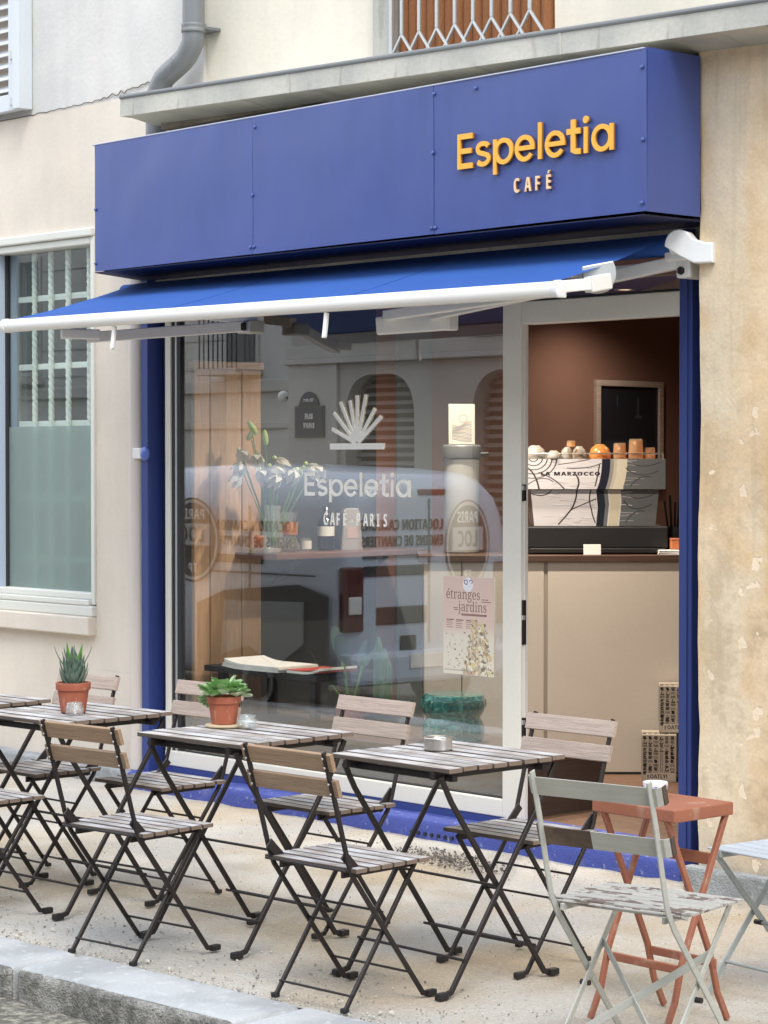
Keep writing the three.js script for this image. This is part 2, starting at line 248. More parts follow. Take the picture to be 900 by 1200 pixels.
// ---------------------------------------------------------------- ground, road, kerb
function sheet(w, d, nx, nz, hfn, cx, cz) { // horizontal sheet, uv in metres
  const g = new THREE.PlaneGeometry(w, d, nx, nz).rotateX(-Math.PI / 2).translate(cx, 0, cz), p = g.attributes.position, uv = g.attributes.uv;
  for (let i = 0; i < p.count; i++) { p.setY(i, hfn(p.getX(i), p.getZ(i))); uv.setXY(i, p.getX(i), p.getZ(i)); }
  g.computeVertexNormals(); return g;
}
const wob = (x, z, f, F = N1) => at(F, x * f + 100, z * f + 100) - 0.5;
const kerbZ = (x) => 2.575 - 0.06 * x; // inner edge of the kerb
{
  const g = structure('ground'); part(g, 'ground_sheet', sheet(300, 300, 4, 4, () => -0.16, 0, 0), std({ map: roadT, roughness: 1 }));
  const s = structure('sidewalk');
  const geo = new THREE.PlaneGeometry(22, 1, 440, 110);
  const p = geo.attributes.position, uv = geo.attributes.uv;
  for (let i = 0; i < p.count; i++) {
    const x = p.getX(i) - 4, t = p.getY(i) + 0.5, z = 0.02 + (kerbZ(x) + 0.01 - 0.02) * t;
    const edge = ss(kerbZ(x) - 0.4, kerbZ(x), z);
    let y = 0.012 * wob(x, z, 0.35) + 0.006 * wob(x, z, 0.9, N2) + 0.005 * wob(x, z, 1.2, N3) - 0.004;
    y = y * (1 - 0.4 * edge) - 0.006 * edge + 0.012 * ss(0.45, 0.15, z) * (0.6 + wob(x, z, 0.8, N2));
    p.setXYZ(i, x, y, z); uv.setXY(i, x, z);
  }
  { const idx = geo.index.array; for (let i = 0; i < idx.length; i += 3) { const t = idx[i]; idx[i] = idx[i + 2]; idx[i + 2] = t; } }
  geo.computeVertexNormals();
  if (geo.attributes.normal.getY(50) < 0) { const idx = geo.index.array; for (let i = 0; i < idx.length; i += 3) { const t = idx[i]; idx[i] = idx[i + 2]; idx[i + 2] = t; } geo.computeVertexNormals(); }
  part(s, 'pavement', geo, std({ map: sandT, bumpMap: sandB, bumpScale: 0.012, roughness: 1 }));

  const k = structure('kerb'), kx = [-13.2]; while (kx[kx.length - 1] < 9) kx.push(kx[kx.length - 1] + 1.062);
  const off = 0.60 - kx.find((x) => x > 0.1 && x < 1.2); 
  for (let i = 0; i + 1 < kx.length; i++) {
    const x0 = kx[i] + off + 0.006, x1 = kx[i + 1] + off - 0.006, xc = (x0 + x1) / 2, L = (x1 - x0);
    const y = 0.004 + 0.006 * (rnd() - 0.5), grp = new RoundedBoxGeometry(L, 0.3, 0.30, 4, 0.034).translate(0, -0.15, 0.15);
    const q = grp.attributes.position; for (let j = 0; j < q.count; j++) { const w = 0.012 * wob(q.getX(j) + xc, q.getZ(j) + q.getY(j), 0.7, N2); q.setY(j, q.getY(j) + w * (q.getY(j) > -0.1 ? 1 : 0)); }
    const gg = boxUV(grp, xc, i * 0.37);
    // faces towards the road carry the dark grime of the gutter
    const n = gg.attributes.normal, top = [], side = [];
    for (let f = 0; f < n.count; f += 3) (n.getZ(f) > 0.55 ? side : top).push(f, f + 1, f + 2);
    gg.setIndex([...top, ...side]); gg.clearGroups(); gg.addGroup(0, top.length, 0); gg.addGroup(top.length, side.length, 1);
    const m = part(k, 'kerb_stone', gg, [M.kerbTop ??= std({ map: stoneT, bumpMap: roughB, bumpScale: 0.004, roughness: 0.9 }), M.kerbFace ??= std({ map: mossT, bumpMap: roughB, bumpScale: 0.012, roughness: 1 })], [xc, y, kerbZ(xc)], [0, 0.06, 0]);
  }
  const r = structure('road');
  part(r, 'roadway', sheet(40, 5.6, 260, 60, (x, z) => -0.105 + 0.02 * wob(x, z, 0.8, N2) + 0.015 * wob(x, z, 2.0, N3), -2, 5.2), std({ map: roadT, bumpMap: roughB, bumpScale: 0.02, roughness: 1 }));
  const o = structure('sidewalk'); part(o, 'pavement', box(-13.6, 18, -0.2, 0, 7.6, 9.7), std({ map: sandT, roughness: 1 }));
  // loose grit on the pavement
  const N = 3600, pg = new THREE.IcosahedronGeometry(1, 0), inst = new THREE.InstancedMesh(pg, std({ roughness: 1 }), N), mtx = new THREE.Matrix4(), col = new THREE.Color();
  inst.name = 'gravel'; inst.userData.kind = 'stuff'; inst.userData.label = 'loose grit and small stones scattered on the sandy pavement'; inst.userData.category = 'gravel';
  for (let i = 0; i < N; i++) {
    const q = i % 10; let x = R(-3.2, 2.6), z, s;
    if (q < 5) { z = kerbZ(x) - Math.pow(rnd(), 2.2) * 0.5 + 0.01; s = R(0.0015, 0.0055) * (rnd() < 0.06 ? 1.9 : 1); }
    else if (q < 7) { z = 0.14 + Math.pow(rnd(), 2) * 0.5; s = R(0.0015, 0.005); }
    else { z = R(0.2, 2.5); s = R(0.001, 0.0035); }
    mtx.compose(V(x, 0.001, z), new THREE.Quaternion().setFromEuler(new THREE.Euler(R(0, 6), R(0, 6), R(0, 6))), V(s, s * 0.65, s * R(0.7, 1.2)));
    inst.setMatrixAt(i, mtx); const b = R(0.22, 0.6); col.setRGB(b, b * 0.93, b * 0.82); inst.setColorAt(i, col);
  }
  inst.castShadow = inst.receiveShadow = true; scene.add(inst);
  const D = 520, dm = new THREE.InstancedMesh(pg, std({ roughness: 1 }), D);
  dm.name = 'soil_crumbs'; dm.userData = { kind: 'stuff', label: 'patch of dark soil crumbs on the pavement before the blue step', category: 'soil' };
  for (let i = 0; i < D; i++) {
    const a = R(0, 6.283), r0 = Math.pow(rnd(), 0.8), x = -0.98 + Math.cos(a) * 0.36 * r0 + 0.12 * (rnd() - 0.5), z = 0.42 + Math.sin(a) * 0.15 * r0 + (x + 0.98) * 0.15, s = R(0.002, 0.007);
    mtx.compose(V(x, 0.006, z), new THREE.Quaternion().setFromEuler(new THREE.Euler(R(0, 6), R(0, 6), 0)), V(s, s * 0.6, s));
    dm.setMatrixAt(i, mtx); const b = R(0.06, 0.22); col.setRGB(b, b * 0.88, b * 0.75); dm.setColorAt(i, col);
  }
  dm.castShadow = dm.receiveShadow = true; scene.add(dm);
}

// ---------------------------------------------------------------- the building
// wall panel: finely divided slab whose front (z1) is uneven
function wallSlab(x0, x1, y0, y1, z0, z1, amp = 0.006, step = 0.06) {
  const nx = Math.max(1, Math.min(90, Math.round((x1 - x0) / step))), ny = Math.max(1, Math.min(90, Math.round((y1 - y0) / step)));
  const g = new THREE.BoxGeometry(x1 - x0, y1 - y0, z1 - z0, nx, ny, 1).translate((x0 + x1) / 2, (y0 + y1) / 2, (z0 + z1) / 2), p = g.attributes.position;
  for (let i = 0; i < p.count; i++) if (p.getZ(i) > z1 - 1e-4) p.setZ(i, z1 + amp * 2 * (wob(p.getX(i), p.getY(i), 0.5, N2) - 0.25));
  const h = g.toNonIndexed(), n0 = g; n0.computeVertexNormals(); const gn = n0.toNonIndexed().attributes.normal; boxUV(h); h.setAttribute('normal', gn); return h;
}
const house = thing('cafe_building', 'plastered building with cream walls, zinc ledge and ochre pier around the blue cafe front', 'building');
{
  const W = (m, ...a) => part(house, 'wall', wallSlab(...a), m);
  W(M.creamWall, -12, -5.0, 0, 3.5, -0.35, 0, 0.004);
  W(M.creamWall, -5.0, -4.03, 0, 0.835, -0.35, 0, 0.004);
  W(M.creamWall, -5.0, -4.03, 2.86, 3.5, -0.35, 0, 0.004);
  W(M.creamWall, -4.03, -3.56, 0, 3.5, -0.35, 0, 0.004);
  W(M.dirt, -3.56, 0.15, 2.56, 3.30, -0.35, -0.02, 0.008);
  W(M.paleWall, -12, -3.13, 3.5, 8.2, -0.35, -0.003, 0.006);
  W(M.warmWall, -3.13, -1.86, 3.35, 8.2, -0.35, -0.02, 0.006);
  W(M.warmWall, -0.79, 6, 3.35, 8.2, -0.35, -0.02, 0.006);
  W(M.warmWall, -1.86, -0.79, 5.3, 8.2, -0.35, -0.02, 0.006);
  part(house, 'roof', box(-12, 6, 8.2, 8.4, -7, 0.3), M.zinc);
  part(house, 'lintel_board', cbox(-3.5, 0.10, 2.505, 2.60, -0.03, 0.012, 0.004), std({ map: zincT, bumpMap: roughB, bumpScale: 0.003, roughness: 0.9, c: [1.25, 1.22, 1.12] }));
  // plinth at the foot of the cream wall, and a plaster band over it
  part(house, 'plinth', cbox(-12, -3.60, 0.0, 0.085, 0, 0.11, 0.012), std({ map: stoneT, bumpMap: roughB, bumpScale: 0.006, roughness: 1, c: [0.8, 0.82, 0.84] }));
  part(house, 'plaster_band', wallSlab(-4.03, -3.70, 0.085, 0.56, 0.0, 0.012, 0.004), M.creamWall);
  // ochre pier right of the door
  const pg = wallSlab(0.158, 5.4, 0, 3.315, -0.35, 0.18, 0.012, 0.035), pp = pg.attributes.position;
  for (let i = 0; i < pp.count; i++) if (pp.getX(i) < 0.16) pp.setX(i, 0.158 + 0.012 * wob(pp.getY(i), 0.3, 0.6, N2));
  part(house, 'pier', pg, M.pillar);
  part(house, 'pier_foot', cbox(0.13, 5.4, -0.02, 0.10, 0.18, 0.235, 0.014), std({ map: stoneT, bumpMap: roughB, bumpScale: 0.01, roughness: 1, c: [0.75, 0.76, 0.74] }));
  // zinc ledge, tilted a little, with a rolled edge
  const ledge = new THREE.Shape([[-0.02, 0.03], [0.37, 0.0], [0.37, -0.085], [0.30, -0.085], [0.18, -0.105], [-0.02, -0.12]].map((q) => new THREE.Vector2(...q)));
  const lg = boxUV(new THREE.ExtrudeGeometry(ledge, { depth: 9.4, bevelEnabled: true, bevelSize: 0.004, bevelThickness: 0.004, bevelSegments: 1 }).rotateY(-Math.PI / 2).translate(9.4, 0, 0));
  part(house, 'ledge', lg, M.zinc, [-3.27, 3.400, 0.02], [0, 0, -0.0235]);
  part(house, 'ledge_roll', rod([0, 0.004, 0], [9.4, 0.004, 0], 0.011, 10), M.zincDark, [-3.27, 3.40, 0.392], [0, 0, -0.0235]);
  for (const x of [1.25, 2.9, 4.6]) part(house, 'ledge_seam', cbox(x - 0.008, x + 0.008, -0.092, 0.006, 0.368, 0.377, 0.003), M.zinc, [-3.27, 3.40, 0.02], [0, 0, -0.0235]);
  part(house, 'eave_core', box(-3.2, 6, 3.26, 3.37, -0.02, 0.20), M.dirt);
  { const crack = (pts, rr, m) => part(house, 'crack', new THREE.TubeGeometry(new THREE.CatmullRomCurve3(pts.map((q) => V(...q))), 90, rr, 5), m); const cm = std({ roughness: 1, c: [0.17, 0.14, 0.11] }), lip = std({ map: plasterT, roughness: 1, c: [0.72, 0.67, 0.58] });
    const line = (x0, x1, y0, y1, j, z) => { const o = []; for (let k = 0; k <= 26; k++) { const t = k / 26; o.push([x0 + (x1 - x0) * t, y0 + (y1 - y0) * t + j * (rnd() - 0.5), z]); } return o; };
    crack(line(-4.6, -3.98, 3.502, 3.512, 0.008, 0.0005), 0.0024, cm); crack(line(-4.0, -3.35, 3.51, 3.575, 0.02, 0.0005), 0.003, cm); crack(line(-12, -4.6, 3.5, 3.502, 0.008, 0.0005), 0.003, cm);
    }
  // upper window with its iron grille
  const uw = part(house, 'window', box(-1.76, -0.79, 3.34, 5.3, -0.08, -0.04), std({ map: softT, bumpMap: roughB, bumpScale: 0.01, roughness: 0.8, c: [0.40, 0.16, 0.06] }));
  part(uw, 'frame', box(-1.86, -1.75, 3.36, 5.3, -0.29, 0.03), M.zinc); for (let x = -1.71; x < -0.8; x += 0.058) part(uw, 'reed', rod([x, 3.38, -0.037], [x, 5.2, -0.037], 0.03, 8), uw.material);
  part(uw, 'grille_post', cbox(-1.735, -1.715, 3.36, 5.0, 0.03, 0.05), M.alu);
  const gx = []; for (let x = -1.655; x < -0.8; x += 0.112) gx.push(x);
  for (const x of gx) {
    part(uw, 'grille_bar', cbox(x - 0.008, x + 0.008, 3.532, 5.0, 0.035, 0.05), M.alu);
    for (const s of [-1, 1]) part(uw, 'grille_bar', bar3([x, 3.532, 0.0425], [x + s * 0.112, 3.395, 0.0425 + s * 0.007], 0.012, 0.012, 0.002), M.alu);
  }
  // shutter upper left
  const sh = part(house, 'shutter', cbox(-5.45, -5.38, 3.5, 6.2, 0.02, 0.065), std({ map: softT, roughness: 0.5, c: [0.66, 0.70, 0.74] }));
  const shM = sh.material;
  part(sh, 'shutter_frame', cbox(-4.735, -4.665, 3.53, 6.2, 0.02, 0.065), shM); part(sh, 'shutter_frame', cbox(-5.38, -4.735, 3.53, 3.62, 0.02, 0.063), shM);
  part(sh, 'shutter_frame', cbox(-4.66, -4.60, 3.53, 6.2, 0.0, 0.09), shM);
  part(sh, 'hinge', cbox(-4.70, -4.655, 3.80, 3.85, 0.062, 0.08, 0.003), M.alu); part(sh, 'hinge', cbox(-4.70, -4.655, 3.555, 3.60, 0.062, 0.08, 0.003), M.alu);
  for (let y = 3.655; y < 6.1; y += 0.064) part(sh, 'slat', slatGeo(0.655, 0.007, 0.055, 0.002), shM, [-5.06, y, 0.04], [0.75, 0, 0]);
  part(sh, 'backing', box(-5.38, -4.735, 3.6, 6.2, 0.005, 0.012), std({ roughness: 0.9, c: [0.74, 0.62, 0.52] }));
  // lower window: clear above, frosted film below, bars behind the glass
  const lw = part(house, 'window', cbox(-4.06, -4.03, 0.90, 2.815, -0.13, 0.012, 0.004), std({ map: softT, roughness: 0.5, c: [0.72, 0.72, 0.66] }));
  const wm = lw.material;
  part(lw, 'frame', cbox(-5.0, -4.942, 0.90, 2.80, -0.13, 0.02, 0.006), std({ roughness: 0.45, c: [0.42, 0.50, 0.60] }));
  part(lw, 'frame', cbox(-4.942, -4.06, 0.925, 0.96, -0.12, 0.006, 0.006), wm); part(lw, 'frame', cbox(-4.942, -4.06, 0.895, 0.925, -0.12, 0.03, 0.006), wm);
  part(lw, 'frame', cbox(-5.0, -4.03, 2.815, 2.86, -0.12, 0.03, 0.008), wm); part(lw, 'frame', cbox(-4.942, -4.06, 2.775, 2.815, -0.12, 0.012, 0.008), wm);
  part(lw, 'gasket', cbox(-4.942, -4.925, 0.96, 2.775, -0.07, -0.045, 0.003), M.gasket);
  part(lw, 'pane', box(-4.925, -4.06, 1.835, 2.775, -0.063, -0.06), M.paneUpper);
  part(lw, 'frosted_pane', box(-4.925, -4.06, 0.96, 1.835, -0.063, -0.06), M.frosted);
  const barM = std({ map: softT, roughness: 0.6, c: [0.92, 0.93, 0.84] });
  for (const x of [-4.70, -4.545, -4.385, -4.19, -4.05]) { // twisted square bars
    const g = new THREE.BoxGeometry(0.024, 1.9, 0.024, 1, 120, 1), p = g.attributes.position;
    for (let i = 0; i < p.count; i++) { const a = p.getY(i) * 42, c = Math.cos(a), s = Math.sin(a), px = p.getX(i), pz = p.getZ(i); p.setX(i, px * c - pz * s); p.setZ(i, px * s + pz * c); }
    g.computeVertexNormals(); part(lw, 'security_bar', g, barM, [x - 0.02, 1.85, -0.092]);
  }
  for (const y of [1.12, 1.45, 1.85, 2.16, 2.53]) part(lw, 'security_bar', cbox(-4.90, -4.04, y - 0.016, y + 0.016, -0.116, -0.106, 0.003), barM);
  part(lw, 'room', merged(box(-4.9, -4.03, 0.8, 0.85, -1.6, -0.16), box(-4.95, -4.9, 0.8, 2.9, -1.6, -0.16), box(-4.03, -3.98, 0.8, 2.9, -1.6, -0.16), box(-4.95, -3.98, 2.9, 2.95, -1.6, -0.16), box(-4.95, -3.98, 0.8, 2.95, -1.65, -1.6)), std({ roughness: 1, c: [0.20, 0.21, 0.20] }));
  part(lw, 'sill', cbox(-5.05, -4.03, 0.742, 0.838, -0.1, 0.055, 0.008), M.creamWall); part(lw, 'sill', cbox(-4.9, -4.03, 0.838, 0.895, -0.1, 0.028, 0.008), wm);
  // cafe room: walls, ceiling
  const iw = (c) => std({ map: softT, roughness: 0.85, c });
  const rust = iw([0.25, 0.13, 0.095]), slate = iw([0.20, 0.23, 0.245]), dark = iw([0.055, 0.056, 0.058]);
  part(house, 'inner_wall', box(-3.55, -3.36, 0, 2.7, -1.36, -0.36), dark);
  part(house, 'inner_wall', box(-3.55, -3.36, 0, 2.7, -5.4, -1.36), rust);
  part(house, 'inner_pilaster', box(-3.36, -3.345, 0.1, 2.62, -1.76, -1.50), slate);
  part(house, 'inner_wall', box(-3.55, 0.6, 0, 2.7, -5.6, -5.4), rust);
  part(house, 'inner_wall', box(0.45, 0.6, 0, 2.7, -5.4, -0.36), rust);
  part(house, 'ceiling', box(-3.55, 0.6, 2.62, 2.7, -5.4, -0.355), iw([0.30, 0.17, 0.12]));
  part(house, 'inner_wall', box(0.14, 0.6, 0, 2.62, -0.36, -0.35), rust);
  const plankM = [[0.58, 0.36, 0.21], [0.52, 0.32, 0.185], [0.62, 0.40, 0.245]].map((c) => std({ map: woodT, bumpMap: woodB, bumpScale: 0.002, roughness: 0.7, c }));
  const pz = [-0.10, -0.20, -0.30, -0.405, -0.53];
  for (let i = 0; i < 4; i++) part(house, 'plank', boxUV(new RoundedBoxGeometry(2.05, pz[i] - pz[i + 1] - 0.004, 0.03, 1, 0.004), i * 0.21, i * 0.37).applyMatrix4(new THREE.Matrix4().makeBasis(V(0, 1, 0), V(0, 0, 1), V(1, 0, 0))), plankM[i % 3], [-3.345 + 0.006 * (i % 2), 1.09, (pz[i] + pz[i + 1]) / 2]);
  part(house, 'plank_cap', cbox(-3.36, -3.30, 2.115, 2.15, -0.53, -0.08, 0.004), plankM[2]);
}
{ // cafe floor: planks by the door, one sheet beyond
  const f = structure('cafe_floor'); const fm = [[0.17, 0.095, 0.06], [0.14, 0.08, 0.052], [0.20, 0.115, 0.075]].map((c) => std({ map: woodT, bumpMap: woodB, bumpScale: 0.001, roughness: 0.45, c }));
  part(f, 'subfloor', box(-3.36, 0.45, 0.03, 0.088, -5.4, -0.04), fm[1]);
  let k = 0; for (let z = -0.12; z > -1.9; z -= 0.14) for (let x = -2.9 + (k % 3) * 0.3; x < 0.2; x += 0.9) part(f, 'floor_plank', cbox(x + 0.0015, x + 0.8985, 0.086, 0.1 + 0.0006 * (k % 2), z - 0.1385, z - 0.0015, 0.002, x, z * 3), fm[k++ % 3]);
}
{ // drainpipe: upper grey length with an elbow, lower length painted like the wall
  const d = thing('drainpipe', 'grey zinc drainpipe with a bend, running behind the sign and down the cream wall', 'drainpipe');
  const c = new THREE.CatmullRomCurve3([V(-3.072, 8.2, 0.10), V(-3.072, 4.2, 0.10), V(-3.074, 3.72, 0.10), V(-3.088, 3.665, 0.10), V(-3.135, 3.612, 0.10), V(-3.22, 3.572, 0.10), V(-3.305, 3.535, 0.10), V(-3.355, 3.475, 0.10), V(-3.37, 3.39, 0.10), V(-3.37, 3.0, 0.10), V(-3.37, 2.7, 0.10)], false, 'catmullrom', 0.3);
  part(d, 'pipe', new THREE.TubeGeometry(c, 140, 0.054, 20), M.zincDark);
  part(d, 'collar', lathe([[0.054, -0.022], [0.061, -0.02], [0.061, -0.006], [0.057, 0], [0.061, 0.006], [0.061, 0.02], [0.054, 0.022]]), M.zincDark, [-3.072, 3.745, 0.10]);
  part(d, 'collar', lathe([[0.053, -0.01], [0.058, -0.008], [0.058, 0.008], [0.053, 0.01]]), M.zincDark, [-3.18, 3.589, 0.10], [0, 0, 1.1]);
  part(d, 'bracket', cbox(-3.131, -3.013, 3.737, 3.753, -0.02, 0.10, 0.003), M.zincDark);
  part(d, 'lower_pipe', rod([-3.618, 0.09, 0.035], [-3.618, 2.6, 0.035], 0.044, 18), std({ map: plasterT, roughness: 0.8, c: [0.66, 0.60, 0.55] }));
}
// ---------------------------------------------------------------- shopfront
const fonts = new FontLoader();
const bold = await fonts.loadAsync('fonts/droid/droid_sans_bold.typeface.json'), regular = await fonts.loadAsync('fonts/droid/droid_sans_regular.typeface.json');
function textGeo(s, size, depth, sx = 1, font = bold, bevel = 0) {
  const g = new TextGeometry(s, { font, size, depth, curveSegments: 4, bevelEnabled: bevel > 0, bevelSize: bevel, bevelThickness: bevel, bevelSegments: 1 });
  g.computeBoundingBox(); g.translate(-g.boundingBox.min.x, 0, 0); g.scale(sx, 1, 1); return g;
}
// wide geometric letters of the cafe's name, x-height 1
const LW = 0.19;
function ring(cx, cy, rx, ry, w, a0 = 0, a1 = Math.PI * 2) {
  const full = a1 - a0 > 6.28, n = 40, o = [], q = [];
  for (let i = 0; i <= n; i++) { const a = a0 + (a1 - a0) * i / n; o.push(new THREE.Vector2(cx + rx * Math.cos(a), cy + ry * Math.sin(a))); q.push(new THREE.Vector2(cx + (rx - w) * Math.cos(a), cy + (ry - w * 0.92) * Math.sin(a))); }
  if (full) { const s = new THREE.Shape(o.slice(0, n)); s.holes.push(new THREE.Path(q.slice(0, n).reverse())); return s; }
  return new THREE.Shape(o.concat(q.reverse()));
}
const rect = (x0, x1, y0, y1) => new THREE.Shape([[x0, y0], [x1, y0], [x1, y1], [x0, y1]].map((q) => new THREE.Vector2(...q)));
const sPts = []; for (let i = 0; i <= 12; i++) { const a = 0.35 + (Math.PI * 1.25 - 0.35) * i / 12; sPts.push([0.45 + 0.33 * Math.cos(a), 0.71 + 0.2 * Math.sin(a)]); }
for (let i = 0; i <= 12; i++) { const a = Math.PI * 0.36 - (Math.PI * 1.22) * i / 12; sPts.push([0.45 + 0.35 * Math.cos(a), 0.29 + 0.2 * Math.sin(a)]); }
const GLYPH = {
  E: [rect(0, LW, 0, 1.4), rect(LW, 0.92, 0, 0.22), rect(LW, 0.84, 0.6, 0.81), rect(LW, 0.92, 1.18, 1.4)],
  s: [new THREE.Shape(outline(sPts, LW))],
  p: [rect(0, LW, -0.38, 1.0), ring(0.62, 0.5, 0.57, 0.52, 0.2)],
  e: [ring(0.57, 0.5, 0.57, 0.52, 0.2, 0.0, Math.PI * 2 - 0.62), rect(0.19, 1.14, 0.42, 0.6)],
  l: [rect(0, LW, 0, 1.42)], t: [rect(0.24, 0.48, 0.1, 1.34), rect(0, 0.76, 0.78, 1.0), ring(0.66, 0.22, 0.42, 0.22, 0.24, Math.PI, Math.PI * 1.5), rect(0.66, 0.78, 0, 0.22)],
  i: [rect(0.03, 0.03 + LW, 0, 1.0), ring(0.13, 1.27, 0.14, 0.14, 0.139)],
  a: [ring(0.57, 0.5, 0.57, 0.52, 0.2), rect(1.0, 1.0 + LW, 0, 1.0)],
};
const ADV = [['E', 0], ['s', 1.12], ['p', 2.2], ['e', 3.5], ['l', 4.87], ['e', 5.27], ['t', 6.52], ['i', 7.46], ['a', 7.92]];
function letterGeo(ch, s, sx, depth) { const gs = GLYPH[ch].map((sh, i) => new THREE.ExtrudeGeometry(sh, { depth: 1 + 0.03 * i, bevelEnabled: false, curveSegments: 12 }).scale(s * sx, s, depth)); return merged(...gs); }

const shop = thing('shopfront', 'cafe shopfront with cream window frame, blue posts, blue step and open doorway', 'shopfront');
{
  part(shop, 'post', cbox(-3.555, -3.50, 0.09, 2.56, -0.06, 0.062, 0.004), M.bluePost);
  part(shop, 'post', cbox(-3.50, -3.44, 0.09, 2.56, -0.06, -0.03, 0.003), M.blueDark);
  part(shop, 'post', cbox(-0.066, 0.0, 0.09, 2.56, -0.06, 0.03, 0.004), M.bluePost);
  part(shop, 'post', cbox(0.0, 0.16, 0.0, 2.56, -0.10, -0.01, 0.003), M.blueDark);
  part(shop, 'post_trim', cbox(-0.045, -0.02, 0.09, 2.52, 0.028, 0.036, 0.002), M.bluePost);
  // window frame
  part(shop, 'frame', cbox(-3.44, -3.395, 0.2, 2.5, -0.06, 0.0, 0.004), M.cream);
  part(shop, 'frame_gasket', cbox(-3.395, -3.375, 0.2, 2.5, -0.05, -0.008, 0.002), M.gasket); part(shop, 'frame', cbox(-3.375, -3.36, 0.2, 2.5, -0.05, -0.012, 0.002), M.alu); part(shop, 'frame_gasket', cbox(-3.36, -3.335, 0.2, 2.5, -0.05, -0.015, 0.002), M.gasket);
  part(shop, 'bottom_rail', cbox(-3.44, -1.066, 0.125, 0.2, -0.06, 0.003, 0.004), M.cream); part(shop, 'bottom_rail', box(-3.44, -1.066, 0.2, 0.206, -0.05, -0.02), M.gasket);
  part(shop, 'mullion', cbox(-1.066, -0.957, 0.125, 2.5, -0.034, 0.004, 0.004), M.cream);
  part(shop, 'top_rail', cbox(-3.44, -1.066, 2.42, 2.5, -0.06, 0.0, 0.004), M.cream);
  part(shop, 'door_lintel', cbox(-0.957, -0.066, 2.226, 2.322, -0.07, 0.002, 0.004), M.cream);
  part(shop, 'door_frame', cbox(-0.957, -0.950, 0.125, 2.226, -0.034, -0.012, 0.002), M.cream);
  part(shop, 'door_track', cbox(-0.957, -0.066, 2.322, 2.332, -0.06, -0.004, 0.002), M.gasket);
  for (const [y0, y1] of [[0.87, 1.06], [0.48, 0.56], [1.48, 1.55]]) { const h = part(shop, 'hinge', cbox(-0.958, -0.9485, y0, y1, -0.022, -0.001, 0.002), M.steelDark); part(h, 'hinge_plate', cbox(-0.956, -0.947, (y0 + y1) / 2 + 0.01, (y0 + y1) / 2 + 0.03, -0.016, 0.0005, 0.002), M.alu); }
  const pane = part(shop, 'window_pane', box(-3.335, -1.066, 0.206, 2.42, -0.0325, -0.029), M.glass);
  part(shop, 'transom_pane', box(-0.945, -0.066, 2.332, 2.5, -0.035, -0.031), M.glass);
  part(shop, 'sill_band', box(-3.44, -0.957, 0.07, 0.125, -0.06, -0.002), M.bluePost);
  part(shop, 'threshold', cbox(-0.957, -0.066, 0.085, 0.118, -0.10, 0.01, 0.004), M.blueStep); part(shop, 'threshold', cbox(-0.957, -0.066, 0.088, 0.108, -0.13, -0.10, 0.004), M.alu);
  // step: worn painted concrete
  const sg = new RoundedBoxGeometry(3.70, 0.11, 0.165, 4, 0.022).toNonIndexed(), g2 = new THREE.BoxGeometry(3.62, 0.11, 0.165, 90, 6, 6), sp = g2.attributes.position;
  for (let i = 0; i < sp.count; i++) { const ty = sp.getY(i), tz = sp.getZ(i); const r = 0.03, oy = Math.max(0, ty - (0.055 - r)), oz = Math.max(0, tz - (0.0825 - r)); const l = Math.hypot(oy, oz); if (oy > 0 && oz > 0 && l > r) { sp.setY(i, 0.055 - r + oy * r / l); sp.setZ(i, 0.0825 - r + oz * r / l); } sp.setY(i, sp.getY(i) + 0.006 * wob(sp.getX(i), tz, 0.8, N2) * (ty > 0 ? 1 : 0)); if (tz > 0) sp.setZ(i, sp.getZ(i) + 0.012 * wob(sp.getX(i), ty, 0.6, N2)); }
  g2.computeVertexNormals(); const gn = g2.toNonIndexed().attributes.normal.clone(), g3 = boxUV(g2.toNonIndexed()); g3.setAttribute('normal', gn);
  part(shop, 'step', g3, M.blueStep, [-1.79, 0.035, 0.04]);
  for (let i = 0; i < 7; i++) part(shop, 'vent_hole', new THREE.CylinderGeometry(0.008, 0.008, 0.012, 12).rotateX(Math.PI / 2), M.black, [-1.50 + i * 0.042, 0.026, 0.126]);
  part(shop, 'doorbell', new THREE.SphereGeometry(0.033, 16, 12).scale(1, 1.1, 0.6), std({ roughness: 0.3, c: [0.10, 0.16, 0.5] }), [-3.512, 1.685, 0.07]);
  part(shop, 'doorbell_clip', cbox(-3.60, -3.53, 1.66, 1.715, 0.04, 0.085, 0.006), M.white);
  // vinyl lettering and emblem on the outside of the pane
  const zf = -0.0275, s = 0.0775, sx = 0.727 / 9.12 / s;
  for (const [ch, x] of ADV) part(pane, 'letter', letterGeo(ch, s, sx, 0.0012), M.vinyl, [-2.398 + x * s * sx, 1.487, zf]);
  let x = -2.262; for (const ch of 'CAFÉ-PARIS') { const g = textGeo(ch, 0.058, 0.0012, 0.62); g.computeBoundingBox(); part(pane, 'letter', g, M.vinyl, [x + (ch === '-' ? 0.006 : 0), 1.352, zf]); x += 0.0458; }
  const cx = -2.03, cy = 1.728, rays = [[168, 0.178, 0], [143, 0.193, 0], [126, 0.218, 0], [105, 0.2, 0], [88, 0.21, 0], [70, 0.222, 0], [40, 0.2, 0], [27, 0.21, 0]];
  part(pane, 'emblem_bar', box(-2.218, -1.848, 1.702, 1.73, zf, zf + 0.0012), M.vinyl);
